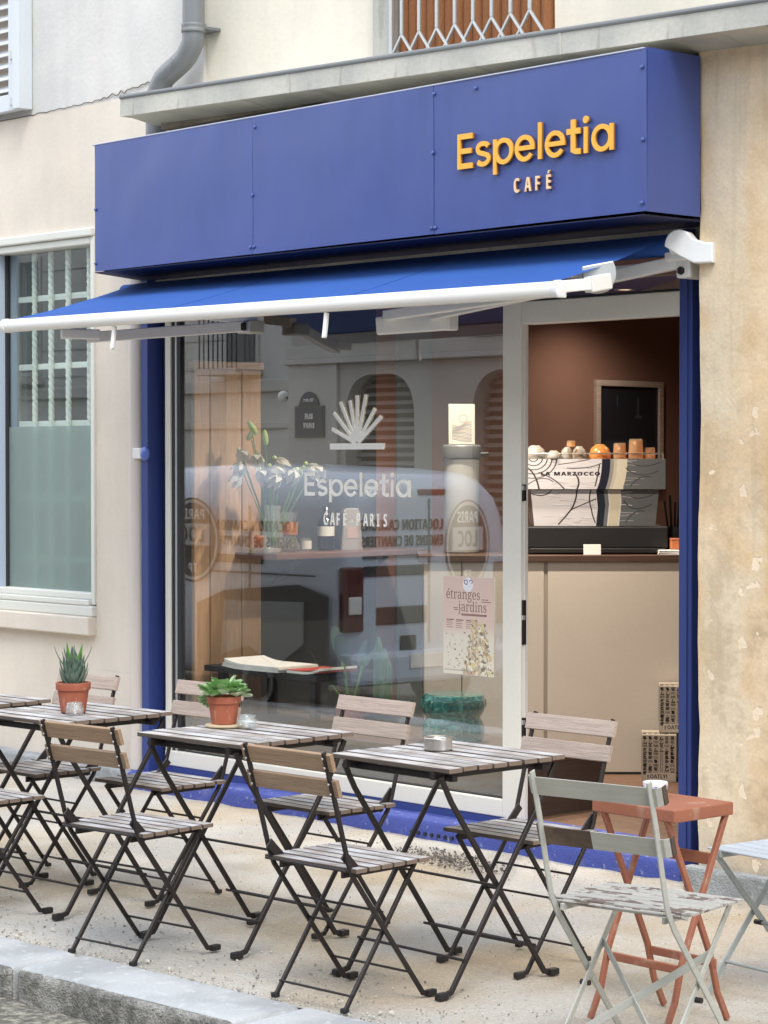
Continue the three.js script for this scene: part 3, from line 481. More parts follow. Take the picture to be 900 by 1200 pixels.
  for (const [a, l] of [[158, 0.185], [138, 0.215], [121, 0.225], [104, 0.205], [90, 0.222], [75, 0.232], [53, 0.20], [37, 0.205]]) {
    const c = Math.cos(a * Math.PI / 180), n = Math.sin(a * Math.PI / 180), L = l * (1 + 0.0 * c);
    part(pane, 'emblem_ray', new THREE.BoxGeometry(L - 0.01, 0.0172, 0.0012).translate(0.01 + (L - 0.01) / 2, 0, 0).rotateZ(a * Math.PI / 180), M.vinyl, [cx, cy, zf + 0.0007 + a * 0.00001]);
  }
}
// ---------------------------------------------------------------- sign box
{
  const sgn = thing('shop_sign', 'big blue sheet-metal sign box with raised yellow cafe name', 'sign');
  const xs = [-3.335, -2.135, -0.972, 0.172], zf = 0.5, yb = 2.572, yt = 3.178;
  for (let i = 0; i < 3; i++) { // three front sheets, slightly wavy
    const w = xs[i + 1] - xs[i] - 0.003, g = new THREE.BoxGeometry(w, yt - yb, 0.006, 24, 10, 1), p = g.attributes.position;
    for (let k = 0; k < p.count; k++) p.setZ(k, p.getZ(k) + 0.016 * wob(p.getX(k) + i, p.getY(k), 0.25, N1));
    g.computeVertexNormals(); const gn = g.toNonIndexed().attributes.normal.clone(), h = boxUV(g.toNonIndexed(), i); h.setAttribute('normal', gn);
    part(sgn, 'front_panel', h, M.blue, [(xs[i] + xs[i + 1]) / 2, (yb + yt) / 2 + 0.006 * (i - 1), zf - 0.003 + 0.0015 * (i % 2)], [0, 0, 0.006]);
  }
  part(sgn, 'side_panel', box(0.166, 0.172, yb + 0.008, yt + 0.012, 0.19, zf - 0.007), M.blue);
  const lp = new THREE.Shape([[-3.335, -0.494], [0.165, -0.494], [0.165, 0.02], [-3.60, 0.02]].map((q) => new THREE.Vector2(...q)));
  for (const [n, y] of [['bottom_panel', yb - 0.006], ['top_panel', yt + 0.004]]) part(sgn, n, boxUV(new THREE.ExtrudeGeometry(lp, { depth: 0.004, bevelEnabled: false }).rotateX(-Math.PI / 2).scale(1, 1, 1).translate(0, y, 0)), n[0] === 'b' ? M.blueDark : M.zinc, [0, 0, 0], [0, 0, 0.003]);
  part(sgn, 'side_panel', bar3([-3.60, (yb + yt) / 2, -0.02], [-3.34, (yb + yt) / 2, 0.492], 0.006, yt - yb, 0.002), std({ map: softT, roughness: 0.5, c: [0.3, 0.28, 0.3] }));
  part(sgn, 'top_trim', cbox(-3.34, 0.172, yt + 0.006, yt + 0.012, zf - 0.02, zf + 0.003, 0.002), std({ roughness: 0.4, c: [0.5, 0.52, 0.62] }), [0, 0.0, 0], [0, 0, 0.0045]);
  const rv = new THREE.SphereGeometry(0.0085, 10, 8).scale(1, 1, 0.5);
  for (const [x, y] of [[-2.118, 3.13], [-2.135, 2.83], [-2.149, 2.60], [-2.125, 2.60], [-0.969, 3.145], [-0.975, 2.906], [-0.984, 2.60], [-0.962, 2.60], [0.15, 3.117], [0.155, 2.847], [0.152, 2.612], [-3.325, 2.86], [-3.325, 2.6], [-0.73, 3.14]]) part(sgn, 'rivet', rv, M.blue, [x, y, zf + 0.004]);
  const s = 0.1005, sx = 0.838 / 9.12 / s;
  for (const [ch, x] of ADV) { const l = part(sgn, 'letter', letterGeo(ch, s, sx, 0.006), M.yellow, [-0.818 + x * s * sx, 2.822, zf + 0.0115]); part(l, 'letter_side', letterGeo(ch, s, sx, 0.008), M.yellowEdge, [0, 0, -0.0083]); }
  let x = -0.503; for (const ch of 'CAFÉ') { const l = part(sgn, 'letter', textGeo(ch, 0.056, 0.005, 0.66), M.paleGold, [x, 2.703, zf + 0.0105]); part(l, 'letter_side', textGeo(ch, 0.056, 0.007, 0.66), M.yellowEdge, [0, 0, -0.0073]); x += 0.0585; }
}
// ---------------------------------------------------------------- awning
{
  const a = thing('awning', 'half open blue fabric awning with white front bar and folding arms under the sign', 'awning');
  const A = V(-0.035, 2.288, 0.765), B = V(-3.395, 2.286, 0.955); // front bar ends
  const roller = [[-3.55, 2.485, 0.16], [0.06, 2.485, 0.16]];
  const g = new THREE.PlaneGeometry(1, 1, 60, 20), p = g.attributes.position, uv = g.attributes.uv;
  for (let i = 0; i < p.count; i++) {
    const u = p.getX(i) + 0.5, v = p.getY(i) + 0.5; // v=1 at the roller
    const q = B.clone().lerp(A, u).add(V(-0.02, 0.028, -0.01)), r = V(-3.45 + 3.475 * u, 2.528, 0.165), t = q.lerp(r, v);
    t.y -= 0.012 * Math.sin(Math.PI * v) + 0.006 * Math.sin(Math.PI * v) * wob(t.x, t.z, 0.4, N2); p.setXYZ(i, t.x, t.y, t.z); uv.setXY(i, t.x, v * 0.9);
  }
  g.computeVertexNormals(); const can = part(a, 'canopy', g, M.awningCloth); for (const u of [0.34, 0.67]) { const pts = []; for (let k = 0; k <= 20; k++) { const v = k / 20, q = B.clone().lerp(A, u).add(V(-0.02, 0.028, -0.01)), t = q.lerp(V(-3.45 + 3.475 * u, 2.528, 0.165), v); t.y -= 0.012 * Math.sin(Math.PI * v) + 0.006 * Math.sin(Math.PI * v) * wob(t.x, t.z, 0.4, N2) - 0.0006; pts.push(t); } part(can, 'seam', new THREE.TubeGeometry(new THREE.CatmullRomCurve3(pts), 30, 0.0018, 5), M.awningCloth); }
  part(a, 'roller', rod(...roller, 0.043, 20), M.awningCloth);
  part(a, 'roller_tube', rod([0.03, 2.485, 0.16], [0.075, 2.485, 0.16], 0.05, 20), M.white);
  part(a, 'square_bar', cbox(-3.5, 0.06, 2.40, 2.432, 0.06, 0.092, 0.003), M.white);
  // front bar: rounded white profile with end caps
  const prof = new THREE.Shape(); prof.moveTo(-0.03, -0.034); prof.lineTo(0.02, -0.034); prof.quadraticCurveTo(0.042, -0.02, 0.04, 0.006); prof.quadraticCurveTo(0.034, 0.036, 0.0, 0.036); prof.lineTo(-0.03, 0.03); prof.closePath(); const K = (o) => o.scale(0.84, 0.84, 1);
  const z = A.clone().sub(B).normalize(), y = V(0, 1, 0), L = A.distanceTo(B);
  { const outw = V(0, 0, 1).sub(z.clone().multiplyScalar(z.z)).normalize(); 
    const cap = new THREE.ExtrudeGeometry(prof, { depth: 0.02, bevelEnabled: true, bevelSize: 0.004, bevelThickness: 0.004, bevelSegments: 2, curveSegments: 8 }).scale(0.84, 0.84, 1);
    const place = (geo, o) => { const h = geo.clone(); const pp = h.attributes.position; for (let i = 0; i < pp.count; i++) { const v = V(pp.getX(i), pp.getY(i), pp.getZ(i)); const w = o.clone().addScaledVector(outw, v.x).addScaledVector(y, v.y).addScaledVector(z, v.z); pp.setXYZ(i, w.x, w.y, w.z); } h.deleteAttribute('normal'); const k = toCreasedNormals(h, 0.6); return k; };
    const bg2 = K(new THREE.ExtrudeGeometry(prof, { depth: L, bevelEnabled: false, curveSegments: 8 }));
    part(a, 'front_bar', place(bg2, B), std({ roughness: 0.45, side: THREE.DoubleSide, c: [0.82, 0.81, 0.78] }));
    part(a, 'end_cap', place(cap, A.clone()), std({ roughness: 0.45, side: THREE.DoubleSide, c: [0.8, 0.82, 0.84] })); part(a, 'end_cap', place(cap, B.clone().addScaledVector(z, -0.02)), M.white); }
  // right arm and its fittings
  const greyA = std({ roughness: 0.5, c: [0.78, 0.77, 0.74] }), whiteA = std({ roughness: 0.5, c: [0.82, 0.82, 0.80] });
  const arm = part(a, 'arm', bar3([0.035, 2.418, 0.15], [-1.13, 2.262, 0.36], 0.04, 0.05), greyA);
  part(arm, 'elbow', bar3([-1.32, 2.215, 0.50], [-1.09, 2.235, 0.29], 0.055, 0.075, 0.008), whiteA); part(arm, 'elbow_cap', cbox(-1.12, -1.07, 2.195, 2.275, 0.26, 0.32, 0.008), M.white);
  const fore = part(a, 'arm', bar3([-1.28, 2.258, 0.48], [-0.10, 2.285, 0.735], 0.04, 0.042), whiteA);
  const disc = new THREE.Shape(); disc.moveTo(-0.085, -0.05); disc.lineTo(-0.085, 0.045); disc.lineTo(0.05, 0.07); disc.quadraticCurveTo(0.085, 0, 0.03, -0.06); disc.quadraticCurveTo(-0.03, -0.085, -0.085, -0.05);
  part(a, 'arm_joint', new THREE.ExtrudeGeometry(disc, { depth: 0.05, bevelEnabled: true, bevelSize: 0.006, bevelThickness: 0.006, bevelSegments: 2 }).scale(0.8, 0.8, 0.8).rotateY(0.8), M.alu, [-0.055, 2.345, 0.50]);
  part(a, 'arm_joint', bar3([-0.03, 2.312, 0.60], [-0.02, 2.33, 0.50], 0.05, 0.06, 0.005), greyA);
  part(a, 'arm_joint', bar3([-0.05, 2.298, 0.74], [-0.03, 2.315, 0.59], 0.035, 0.045, 0.004), whiteA);
  // end bracket and cover at the pier
  const cov = new THREE.Shape(); cov.moveTo(-0.06, 0.0); cov.quadraticCurveTo(-0.055, 0.06, 0.0, 0.062); cov.lineTo(0.035, 0.05); cov.lineTo(0.06, 0.02); cov.lineTo(0.12, 0.0); cov.lineTo(0.15, 0.0); cov.lineTo(0.15, -0.075); cov.lineTo(0.07, -0.075); cov.lineTo(0.01, -0.045); cov.closePath();
  part(a, 'end_cover', new THREE.ExtrudeGeometry(cov, { depth: 0.05, bevelEnabled: true, bevelSize: 0.006, bevelThickness: 0.006, bevelSegments: 2 }).scale(0.88, 0.88, 1), std({ roughness: 0.4, c: [0.80, 0.82, 0.84] }), [0.095, 2.474, 0.195], [0, 0.35, 0]);
  part(a, 'wall_bracket', cbox(0.035, 0.105, 2.355, 2.45, 0.04, 0.17, 0.008), greyA); part(a, 'bolt', new THREE.CylinderGeometry(0.016, 0.016, 0.014, 6).rotateX(Math.PI / 2), M.steelDark, [0.065, 2.383, 0.175]);
  part(a, 'wall_bracket', cbox(-0.01, 0.11, 2.42, 2.47, 0.03, 0.19, 0.01), whiteA);
  // left arm
  const la = part(a, 'arm', bar3([-2.62, 2.285, 0.12], [-3.06, 2.225, 0.745], 0.045, 0.05), greyA);
  part(la, 'elbow', cbox(-2.68, -2.58, 2.25, 2.31, 0.06, 0.16, 0.01), M.alu); part(la, 'elbow_plate', cbox(-2.66, -2.60, 2.262, 2.298, 0.15, 0.17, 0.004), M.steelDark);
  part(a, 'arm', bar3([-3.48, 2.41, 0.13], [-2.60, 2.31, 0.07], 0.04, 0.045), greyA);
  part(a, 'arm_joint', bar3([-3.10, 2.24, 0.86], [-3.02, 2.24, 0.70], 0.05, 0.045, 0.005), whiteA);
  for (const [x, zz] of [[-2.62, 0.905], [-1.255, 0.835]]) part(a, 'hook', bentBar([[zz, 2.25], [zz + 0.004, 2.21], [zz + 0.012, 2.155]], 0.018, 0.02, x, 0.004), M.white);
}

// ---------------------------------------------------------------- folding tables and chairs
function variants(n, len, h, d) { return [...Array(n)].map((_, k) => slatGeo(len, h, d, 0.0018, k * 0.31, k * 0.173)); }
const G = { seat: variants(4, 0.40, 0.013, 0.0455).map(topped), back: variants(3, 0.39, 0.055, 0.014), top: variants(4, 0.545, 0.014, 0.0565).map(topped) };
const legG = {
  post: bentBar([[-0.265, 0.790], [-0.22, 0.645], [-0.165, 0.455], [-0.145, 0.41], [0.158, 0.014], [0.2, 0.010]], 0.0148, 0.010),
  front: bentBar([[0.142, 0.414], [-0.158, 0.006]], 0.0148, 0.010),
  rail: bentBar([[-0.152, 0.412], [0.152, 0.412]], 0.02, 0.012),
  foot: cbox(-0.011, 0.011, 0, 0.02, 0.172, 0.212, 0.004), footB: cbox(-0.011, 0.011, 0, 0.016, -0.17, -0.148, 0.004),
  stay: bentBar([[-0.175, 0.478], [-0.11, 0.415]], 0.03, 0.006),
};
const rungMat = M.steelDark;
const rungs = [[0.105, 0.086, 0.178], [-0.135, 0.048, 0.158], [-0.176, 0.43, 0.176], [0.0, 0.226, 0.17], [-0.06, 0.30, 0.16]].map(([z, y, h]) => rod([-h, y, z], [h, y, z], 0.004));
const rivetG = new THREE.SphereGeometry(0.0042, 8, 6).scale(1, 1, 0.6);
function makeChair(label, group, backMats) {
  const t = thing('folding_chair', label, 'chair', [0, 0, 0], 0, group);
  for (const s of [-1, 1]) {
    const p = part(t, 'back_post', legG.post, M.steelDark, [s * 0.172, 0, 0]); part(p, 'foot_cap', legG.foot, M.black); part(p, 'stay_plate', legG.stay, M.steelDark, [-s * 0.009, 0, 0]);
    for (const [y, z] of [[0.772, -0.2705], [0.744, -0.262], [0.694, -0.246], [0.664, -0.237]]) part(p, 'rivet', rivetG, M.rivet, [0, y, z]);
    const f = part(t, 'front_leg', legG.front, M.steelDark, [s * 0.152, 0, 0]); part(f, 'foot_cap', legG.footB, M.black);
    part(t, 'seat_rail', legG.rail, M.steelDark, [s * 0.135, 0, 0]);
  }
  for (const r of rungs) part(t, 'rung', r, rungMat);
  for (let i = 0; i < 6; i++) part(t, 'seat_slat', G.seat[(i * 3 + 1) % 4], [M.seatWood[(i * 2 + 1) % 3], M.edgeShadeWood, M.endWood], [R(-0.002, 0.002), 0.430 + R(-0.0008, 0.0008), -0.135 + i * 0.054], [R(-0.012, 0.012), 0, 0]);
  for (let i = 0; i < 2; i++) part(t, 'back_slat', G.back[i], backMats[i], [0, 0.760 - i * 0.079, -0.2485 + i * 0.0245], [-0.30, 0, 0]);
  return t;
}
const chairGroup = 'dark folding chairs round the slatted tables';
const nearChair = makeChair('dark folding chair with tan back slats before the ashtray table, back to the kerb', chairGroup, M.backWood);
const farChair = makeChair('folding chair with pale pinkish back slats in the doorway behind the ashtray table', chairGroup, M.backPale);
function put(src, x, z, turn, label) {
  const c = src.used ? src.clone() : src; src.used = true;
  if (c !== src) { c.name = numbered('folding_chair'); scene.add(c); }
  c.userData = { ...src.userData, label: label ?? src.userData.label }; c.position.set(x, 0.002, z); c.rotation.set(0, turn, 0); return c;
}
put(nearChair, 0.60, 2.375, Math.PI + 0.05);
put(nearChair, -0.365, 2.455, Math.PI + 0.10, 'dark folding chair with tan back slats before the leafy plant table, back to the kerb');
put(nearChair, -1.30, 2.49, Math.PI + 0.06, 'dark folding chair at the left photo edge, only its seat and crossed legs in view');
put(farChair, 0.60, 1.61, 0.03);
put(farChair, -0.30, 1.68, 0.02, 'folding chair with pale back slats against the shop window, behind the middle table');
put(farChair, -1.17, 1.75, 0.04, 'folding chair with pale back slats by the left blue post, behind the leafy plant');
put(farChair, -1.80, 1.88, 0.03, 'folding chair with pale back slats before the cream wall, behind the aloe pot');

const tg = {
  legA: bentBar([[-0.245, 0.682], [-0.20, 0.60], [0.215, 0.018], [0.255, 0.010]], 0.0172, 0.011), legB: bentBar([[0.245, 0.682], [0.20, 0.60], [-0.215, 0.018], [-0.255, 0.010]], 0.0172, 0.011),
  rail: bentBar([[-0.262, 0.684], [0.262, 0.684]], 0.024, 0.016), foot: cbox(-0.013, 0.013, 0, 0.022, -0.02, 0.02, 0.004),
  rungs: [[0.165, 0.11, 0.245], [-0.165, 0.11, 0.23], [0, 0.318, 0.245], [-0.12, 0.12, 0.235]].map(([z, y, h]) => rod([-h, y, z], [h, y, z], 0.0048)), cross: cbox(-0.24, 0.24, 0.664, 0.684, -0.012, 0.012, 0.003),
};
const table = thing('folding_table', 'slatted folding table holding a steel ashtray, nearest the door', 'table', [0, 0, 0], 0, 'slatted folding tables in a row');
for (const s of [-1, 1]) {
  const a = part(table, 'leg', tg.legA, M.steelDark, [s * 0.238, 0, 0]), b = part(table, 'leg', tg.legB, M.steelDark, [s * 0.222, 0, 0]);
  part(a, 'foot_cap', tg.foot, M.black, [0, 0, 0.255]); part(b, 'foot_cap', tg.foot, M.black, [0, 0, -0.255]);
  part(table, 'top_rail', tg.rail, M.steelDark, [s * 0.2, 0, 0]);
}
for (const r of tg.rungs) part(table, 'rung', r, M.steelDark);
part(table, 'cross_bar', tg.cross, M.steelDark, [0, 0, 0.2]); part(table, 'cross_bar', tg.cross, M.steelDark, [0, 0, -0.2]);
for (let i = 0; i < 8; i++) part(table, 'top_slat', G.top[(i * 3) % 4], [M.seatWood[(i * 2) % 3], M.edgeShadeWood, M.endWood], [R(-0.003, 0.003), 0.705 + R(-0.0012, 0.0012), -0.231 + i * 0.066], [R(-0.012, 0.012), 0, 0]);
const tables = [[0.59, 1.935, 0.0], [-0.315, 2.03, 0.05], [-1.265, 2.09, 0.06], [-1.955, 2.16, 0.06]];
const tLabels = [null, 'slatted folding table under the leafy plant pot and round jar', 'slatted folding table under the potted aloe, second from the left', 'slatted folding table cut off by the left photo edge'];
tables.forEach(([x, z, r], i) => { const t = i ? table.clone() : table; if (i) { t.name = numbered('folding_table'); scene.add(t); t.userData = { ...table.userData, label: tLabels[i] }; } t.position.set(x, 0.001, z); t.rotation.set(0, r, 0); });
const TOP = 0.7145;

// grey chipped steel chair, front right
function metalChair(label, matFrame, matSeat, n, backs) {
  const t = thing('metal_chair', label, 'chair'); const T = 0.006;
  const post = bentBar([[-0.28, 0.818], [-0.24, 0.68], [-0.205, 0.54], [-0.185, 0.47], [-0.15, 0.415], [0.20, 0.006]], 0.021, T), fr = bentBar([[0.17, 0.438], [-0.22, 0.003]], 0.020, T);
  for (const s of [-1, 1]) {
    const p = part(t, 'back_post', post, matFrame, [s * 0.182, 0, 0]); if (backs) for (const [y, z] of [[0.80, -0.276], [0.765, -0.266]]) part(p, 'rivet', rivetG, M.rivet, [0, y, z - 0.003]);
    part(t, 'front_leg', fr, matFrame, [s * 0.170, 0, 0]); part(t, 'pivot', rod([s * 0.163, 0.206, -0.022], [s * 0.192, 0.206, -0.022], 0.008, 10), M.steelDark);
  }
  for (let i = 0; i < n; i++) part(t, 'seat_slat', slatGeo(0.43 - 0.012 * (i === 0), 0.006, 0.345 / n - 0.010, 0.0015, i * 0.137 + 0.05, i * 0.093), matSeat, [0, 0.452 - 0.004 * (i === 0), -0.165 + 0.335 * (i + 0.5) / n], [i === 0 ? 0.35 : 0, 0, 0]);
  part(t, 'seat_rail', cbox(-0.165, -0.155, 0.43, 0.449, -0.17, 0.17, 0.002), matFrame); part(t, 'seat_rail', cbox(0.155, 0.165, 0.43, 0.449, -0.17, 0.17, 0.002), matFrame);
  return t;
}
{
  const g = metalChair('grey steel chair with chipped paint and two bent back bands, front right', M.greyPaint, M.chip, 7, true);
  g.position.set(1.75, 0, 2.31); g.rotation.y = Math.PI + 0.17;
  // back bands bend round at their ends
  for (const [y, z] of [[0.778, -0.266], [0.64, -0.224]]) {
    const bandM = M.band ??= std({ map: greyT, roughness: 0.55, side: THREE.DoubleSide, c: [0.90, 0.835, 0.715] }), bareM = M.bare ??= std({ map: dirtT, roughness: 0.8, side: THREE.DoubleSide, c: [0.50, 0.38, 0.33] });
    for (const [pts, m] of y > 0.7 ? [[[[-0.207, 0.01], [-0.195, 0.0], [0.195, 0.0], [0.207, 0.01]], bandM]] : [[[[-0.207, 0.01], [-0.195, 0.0], [0.03, 0.0]], bandM], [[[0.0305, 0.0], [0.195, 0.0], [0.207, 0.01]], bareM]])
      part(g, 'back_band', boxUV(new THREE.ExtrudeGeometry(new THREE.Shape(outline(pts, 0.003)), { depth: 0.052, bevelEnabled: false }).rotateX(-Math.PI / 2).scale(1, 1, -1).translate(0, -0.026, 0), y, z), m, [0, y, z + 0.004], [-0.31, 0, 0]);
    for (const s of [-1, 1]) part(g, 'band_end', cbox(s * 0.209 - 0.002, s * 0.209 + 0.002, -0.026, 0.026, 0.010, 0.03, 0.001), M.bandEnd ??= std({ map: dirtT, roughness: 0.8, c: [0.35, 0.27, 0.25] }), [0, y, z + 0.004], [-0.31, 0, 0]);
  }
  part(g, 'brace', bar3([-0.165, 0.065, -0.168], [0.175, 0.315, 0.06], 0.004, 0.022, 0.001), M.greyPaint); part(g, 'brace', bar3([0.165, 0.065, -0.168], [-0.172, 0.318, 0.064], 0.004, 0.022, 0.001), M.greyPaint);
  const h = metalChair('pale grey slatted metal chair at the right photo edge by the pier', M.greyLeg, M.greySlat, 6, false);
  h.position.set(1.545, 0, 1.375); h.rotation.y = -0.10; part(h, 'rung', rod([-0.18, 0.10, 0.12], [0.18, 0.10, 0.12], 0.005), M.greyLeg); part(h, 'pivot_rod', rod([-0.17, 0.206, -0.022], [0.17, 0.206, -0.022], 0.005), M.greyLeg);
  for (const y of [0.80, 0.70]) part(h, 'back_slat', slatGeo(0.42, 0.06, 0.006, 0.002), M.greySlat, [0, y, -0.268 + (0.80 - y) * 0.3], [-0.3, 0, 0]);
}
{ // small brick-red table
  const t = thing('side_table', 'small brick red folding side table with a bowl on it, by the pier', 'table', [1.445, 0, 1.885], -0.02);
  part(t, 'tabletop', cbox(-0.165, 0.160, 0.612, 0.650, -0.135, 0.125, 0.004), M.brick);
  const la = bentBar([[-0.115, 0.612], [0.075, 0.20], [0.105, 0.09], [0.15, 0.004]], 0.018, 0.015, 0, 0.002), lb = bentBar([[0.115, 0.612], [-0.075, 0.20], [-0.105, 0.09], [-0.15, 0.004]], 0.018, 0.015, 0, 0.002);
  for (const s of [-1, 1]) { part(t, 'leg', la, M.brick, [s * 0.145, 0, 0]); part(t, 'leg', lb, M.brick, [s * 0.124, 0, 0]); }
  part(t, 'rail', cbox(-0.135, 0.135, 0.47, 0.505, -0.066, -0.054, 0.003), M.brick); part(t, 'rail', cbox(-0.135, 0.135, 0.17, 0.195, 0.076, 0.088, 0.003), M.brick); part(t, 'rail', cbox(-0.135, 0.135, 0.165, 0.19, -0.092, -0.08, 0.003), M.brick);
  const b = thing('bowl', 'small white bowl printed with blue hearts on the red table', 'bowl', [1.385, 0.6525, 1.845], 0.75);
  part(b, 'body', lathe([[0, 0.002], [0.024, 0], [0.029, 0.004], [0.036, 0.022], [0.038, 0.042], [0.036, 0.043], [0.033, 0.024], [0.024, 0.008], [0, 0.007]], 28), M.china);
  const heart = new THREE.Shape(); heart.moveTo(0, -1); heart.bezierCurveTo(-1.4, 0, -1, 1, 0, 0.45); heart.bezierCurveTo(1, 1, 1.4, 0, 0, -1);
  for (let k = 0; k < 9; k++) part(b, 'heart', new THREE.ExtrudeGeometry(heart, { depth: 0.001, bevelEnabled: false, curveSegments: 5 }).scale(0.0052, 0.0052, 1).translate(0, 0, 0.0372), std({ roughness: 0.4, c: [0.08, 0.12, 0.42] }), [0, 0.029, 0], [0, k * 0.698, 0]);
}
{ // ashtray, jars, pots
  const a = thing('ashtray', 'round brushed steel ashtray on the table nearest the door', 'ashtray', [0.50, TOP, 1.89]);
  part(a, 'dish', lathe([[0, 0.001], [0.046, 0], [0.047, 0.004], [0.045, 0.03], [0.047, 0.038], [0.044, 0.04], [0.03, 0.039], [0.028, 0.034], [0.026, 0.012], [0, 0.01]], 36), M.steel);
  part(a, 'rim', lathe([[0.0455, 0.036], [0.048, 0.038], [0.046, 0.0415], [0.043, 0.040]], 36), M.steel);
  const jar = (x, z, r, h, label) => { const j = thing('glass_jar', label, 'jar', [x, TOP, z]); part(j, 'glass', lathe([[0, 0.002], [r * 0.85, 0.001], [r, 0.008], [r, h * 0.62], [r * 0.84, h * 0.8], [r * 0.84, h * 0.95], [r * 0.9, h], [r * 0.8, h], [r * 0.77, h * 0.78], [r * 0.92, h * 0.6], [r * 0.92, 0.012], [0, 0.008]], 28), M.glassJar); part(j, 'rim', lathe([[r * 0.83, h * 0.86], [r * 0.92, h * 0.9], [r * 0.83, h * 0.95]], 28), M.glassJar); };
  jar(-1.155, 2.155, 0.033, 0.046, 'small clear glass jar beside the potted aloe'); jar(-0.40, 1.955, 0.036, 0.045, 'small clear glass jar beside the leafy plant pot');
  const pot = (g, r, h) => { part(g, 'pot', lathe([[0, 0], [r * 0.70, 0], [r * 0.72, 0.003], [r * 0.91, h * 0.74], [r * 0.93, h * 0.75], [r * 1.0, h * 0.76], [r * 1.02, h * 0.985], [r, h], [r * 0.9, h], [r * 0.86, h * 0.8], [0, h * 0.8]], 40), M.clay); part(g, 'soil', lathe([[0, h * 0.9], [r * 0.89, h * 0.88]], 20), M.soil); };
  const al = thing('potted_aloe', 'spiky striped aloe in a terracotta pot on the left table', 'potted plant', [-1.235, TOP, 2.105]);
  pot(al, 0.064, 0.112);
  const stripes = tex(256, 1, (i, x, y) => { const s = Math.sin(y * 120 + 3 * Math.sin(x * 25)) > 0.45 ? 1 : 0; return mix3([0.035, 0.085, 0.05], [0.42, 0.48, 0.42], s * 0.75 * ss(0.95, 0.6, y)); });
  const alM = std({ map: stripes, roughness: 0.55 }), alG = std({ roughness: 0.5, c: [0.11, 0.30, 0.05] });
  function leaf(len, w, bend, thick) { // tapered succulent leaf growing along +y, curving to +z
    const n = 8, m = 6, pos = [], uv = [], idx = [];
    for (let i = 0; i <= n; i++) { const t = i / n, ww = w * Math.pow(1 - t, 0.75) * (0.75 + 0.6 * t * (1 - t)) + 0.0006, a = bend * (1 - t) * 1, y = len * t, z = Math.sin(bend) * len * (t - 0.55 * t * t) ; for (let k = 0; k < m; k++) { const q = k / m * 6.2832; pos.push(Math.cos(q) * ww / 2, y, z + Math.sin(q) * thick / 2 * (1 - t * 0.85)); uv.push(k / m, t); } }
    for (let i = 0; i < n; i++) for (let k = 0; k < m; k++) { const a = i * m + k, b = i * m + (k + 1) % m; idx.push(a, a + m, b, b, a + m, b + m); }
    const g = new THREE.BufferGeometry(); g.setAttribute('position', new THREE.Float32BufferAttribute(pos, 3)); g.setAttribute('uv', new THREE.Float32BufferAttribute(uv, 2)); g.setIndex(idx); g.computeVertexNormals(); return g;
  }
  const lgs = [0.078, 0.068, 0.058].map((l, k) => leaf(l, 0.036, 0.55, 0.011));
  for (let k = 0; k < 46; k++) { const ring = k / 46, y = 0.098 + 0.062 * ring, q = k * 2.39996, tilt = 0.22 - 0.16 * ring; part(al, 'leaf', lgs[k % 3], alM, [Math.sin(q) * 0.026 * (1 - 0.55 * ring), y, Math.cos(q) * 0.026 * (1 - 0.55 * ring)], [0, q, 0]).rotation.set(tilt, q, 0, 'YXZ'); }
  for (let k = 0; k < 5; k++) { const q = k * 1.26 + 0.4; part(al, 'leaf', leaf(0.105 - 0.006 * k, 0.034, 0.4, 0.011), k < 3 ? alG : alM, [Math.sin(q) * 0.008, 0.165, Math.cos(q) * 0.008]).rotation.set(0.16 + 0.1 * (k % 2), q, 0, 'YXZ'); }
  for (let k = 0; k < 4; k++) { const q = k * 1.57 + 0.9; part(al, 'leaf', leaf(0.11, 0.024, 0.5, 0.009), alM, [Math.sin(q) * 0.012, 0.15, Math.cos(q) * 0.012]).rotation.set(0.33, q, 0, 'YXZ'); }
  const lp = thing('potted_succulent', 'bright green leafy plant in a terracotta pot on the middle table', 'potted plant', [-0.49, TOP + 0.010, 1.985]);
  pot(lp, 0.060, 0.098);
  const leafM = [[0.26, 0.45, 0.17], [0.42, 0.58, 0.32], [0.21, 0.40, 0.13]].map((c) => phys({ roughness: 0.6, side: THREE.DoubleSide, transmission: 0.3, thickness: 0, c }));
  const blade = new THREE.CircleGeometry(0.024, 12), bp = blade.attributes.position; for (let i = 0; i < bp.count; i++) { const x = bp.getX(i), y = bp.getY(i); bp.setXYZ(i, x * (1 + 0.12 * Math.sin(8 * Math.atan2(y, x))), y * 1.15 + 0.016, 0.006 * Math.cos(x * 150) - 9 * (y * y)); } blade.computeVertexNormals();
  for (let k = 0; k < 44; k++) { const q = k * 2.39996, r = 0.010 + 0.05 * Math.sqrt((k + 0.5) / 44), y = 0.104 + 0.034 * (1 - r / 0.065) + R(-0.008, 0.012); part(lp, 'leaf', blade, leafM[k % 3], [Math.sin(q) * r, y, Math.cos(q) * r]).rotation.set(0.65 + 0.7 * r / 0.06 + R(-0.3, 0.3), q + R(-0.4, 0.4), R(-0.4, 0.4), 'YXZ'); }
  for (let k = 0; k < 5; k++) part(lp, 'leaf', blade, leafM[k % 3], [-0.055 - 0.004 * k, 0.098 - 0.008 * k, 0.028 - 0.012 * k]).rotation.set(1.9, -0.9 + 0.3 * k, 0.2, 'YXZ');
  const co = thing('saucer', 'flat wooden saucer under the leafy plant pot', 'saucer', [-0.485, TOP, 1.985]); part(co, 'disc', lathe([[0, 0], [0.066, 0], [0.069, 0.003], [0.069, 0.008], [0.066, 0.010], [0, 0.009]], 30), std({ map: woodT, roughness: 0.8, c: [0.6, 0.48, 0.33] }));
}

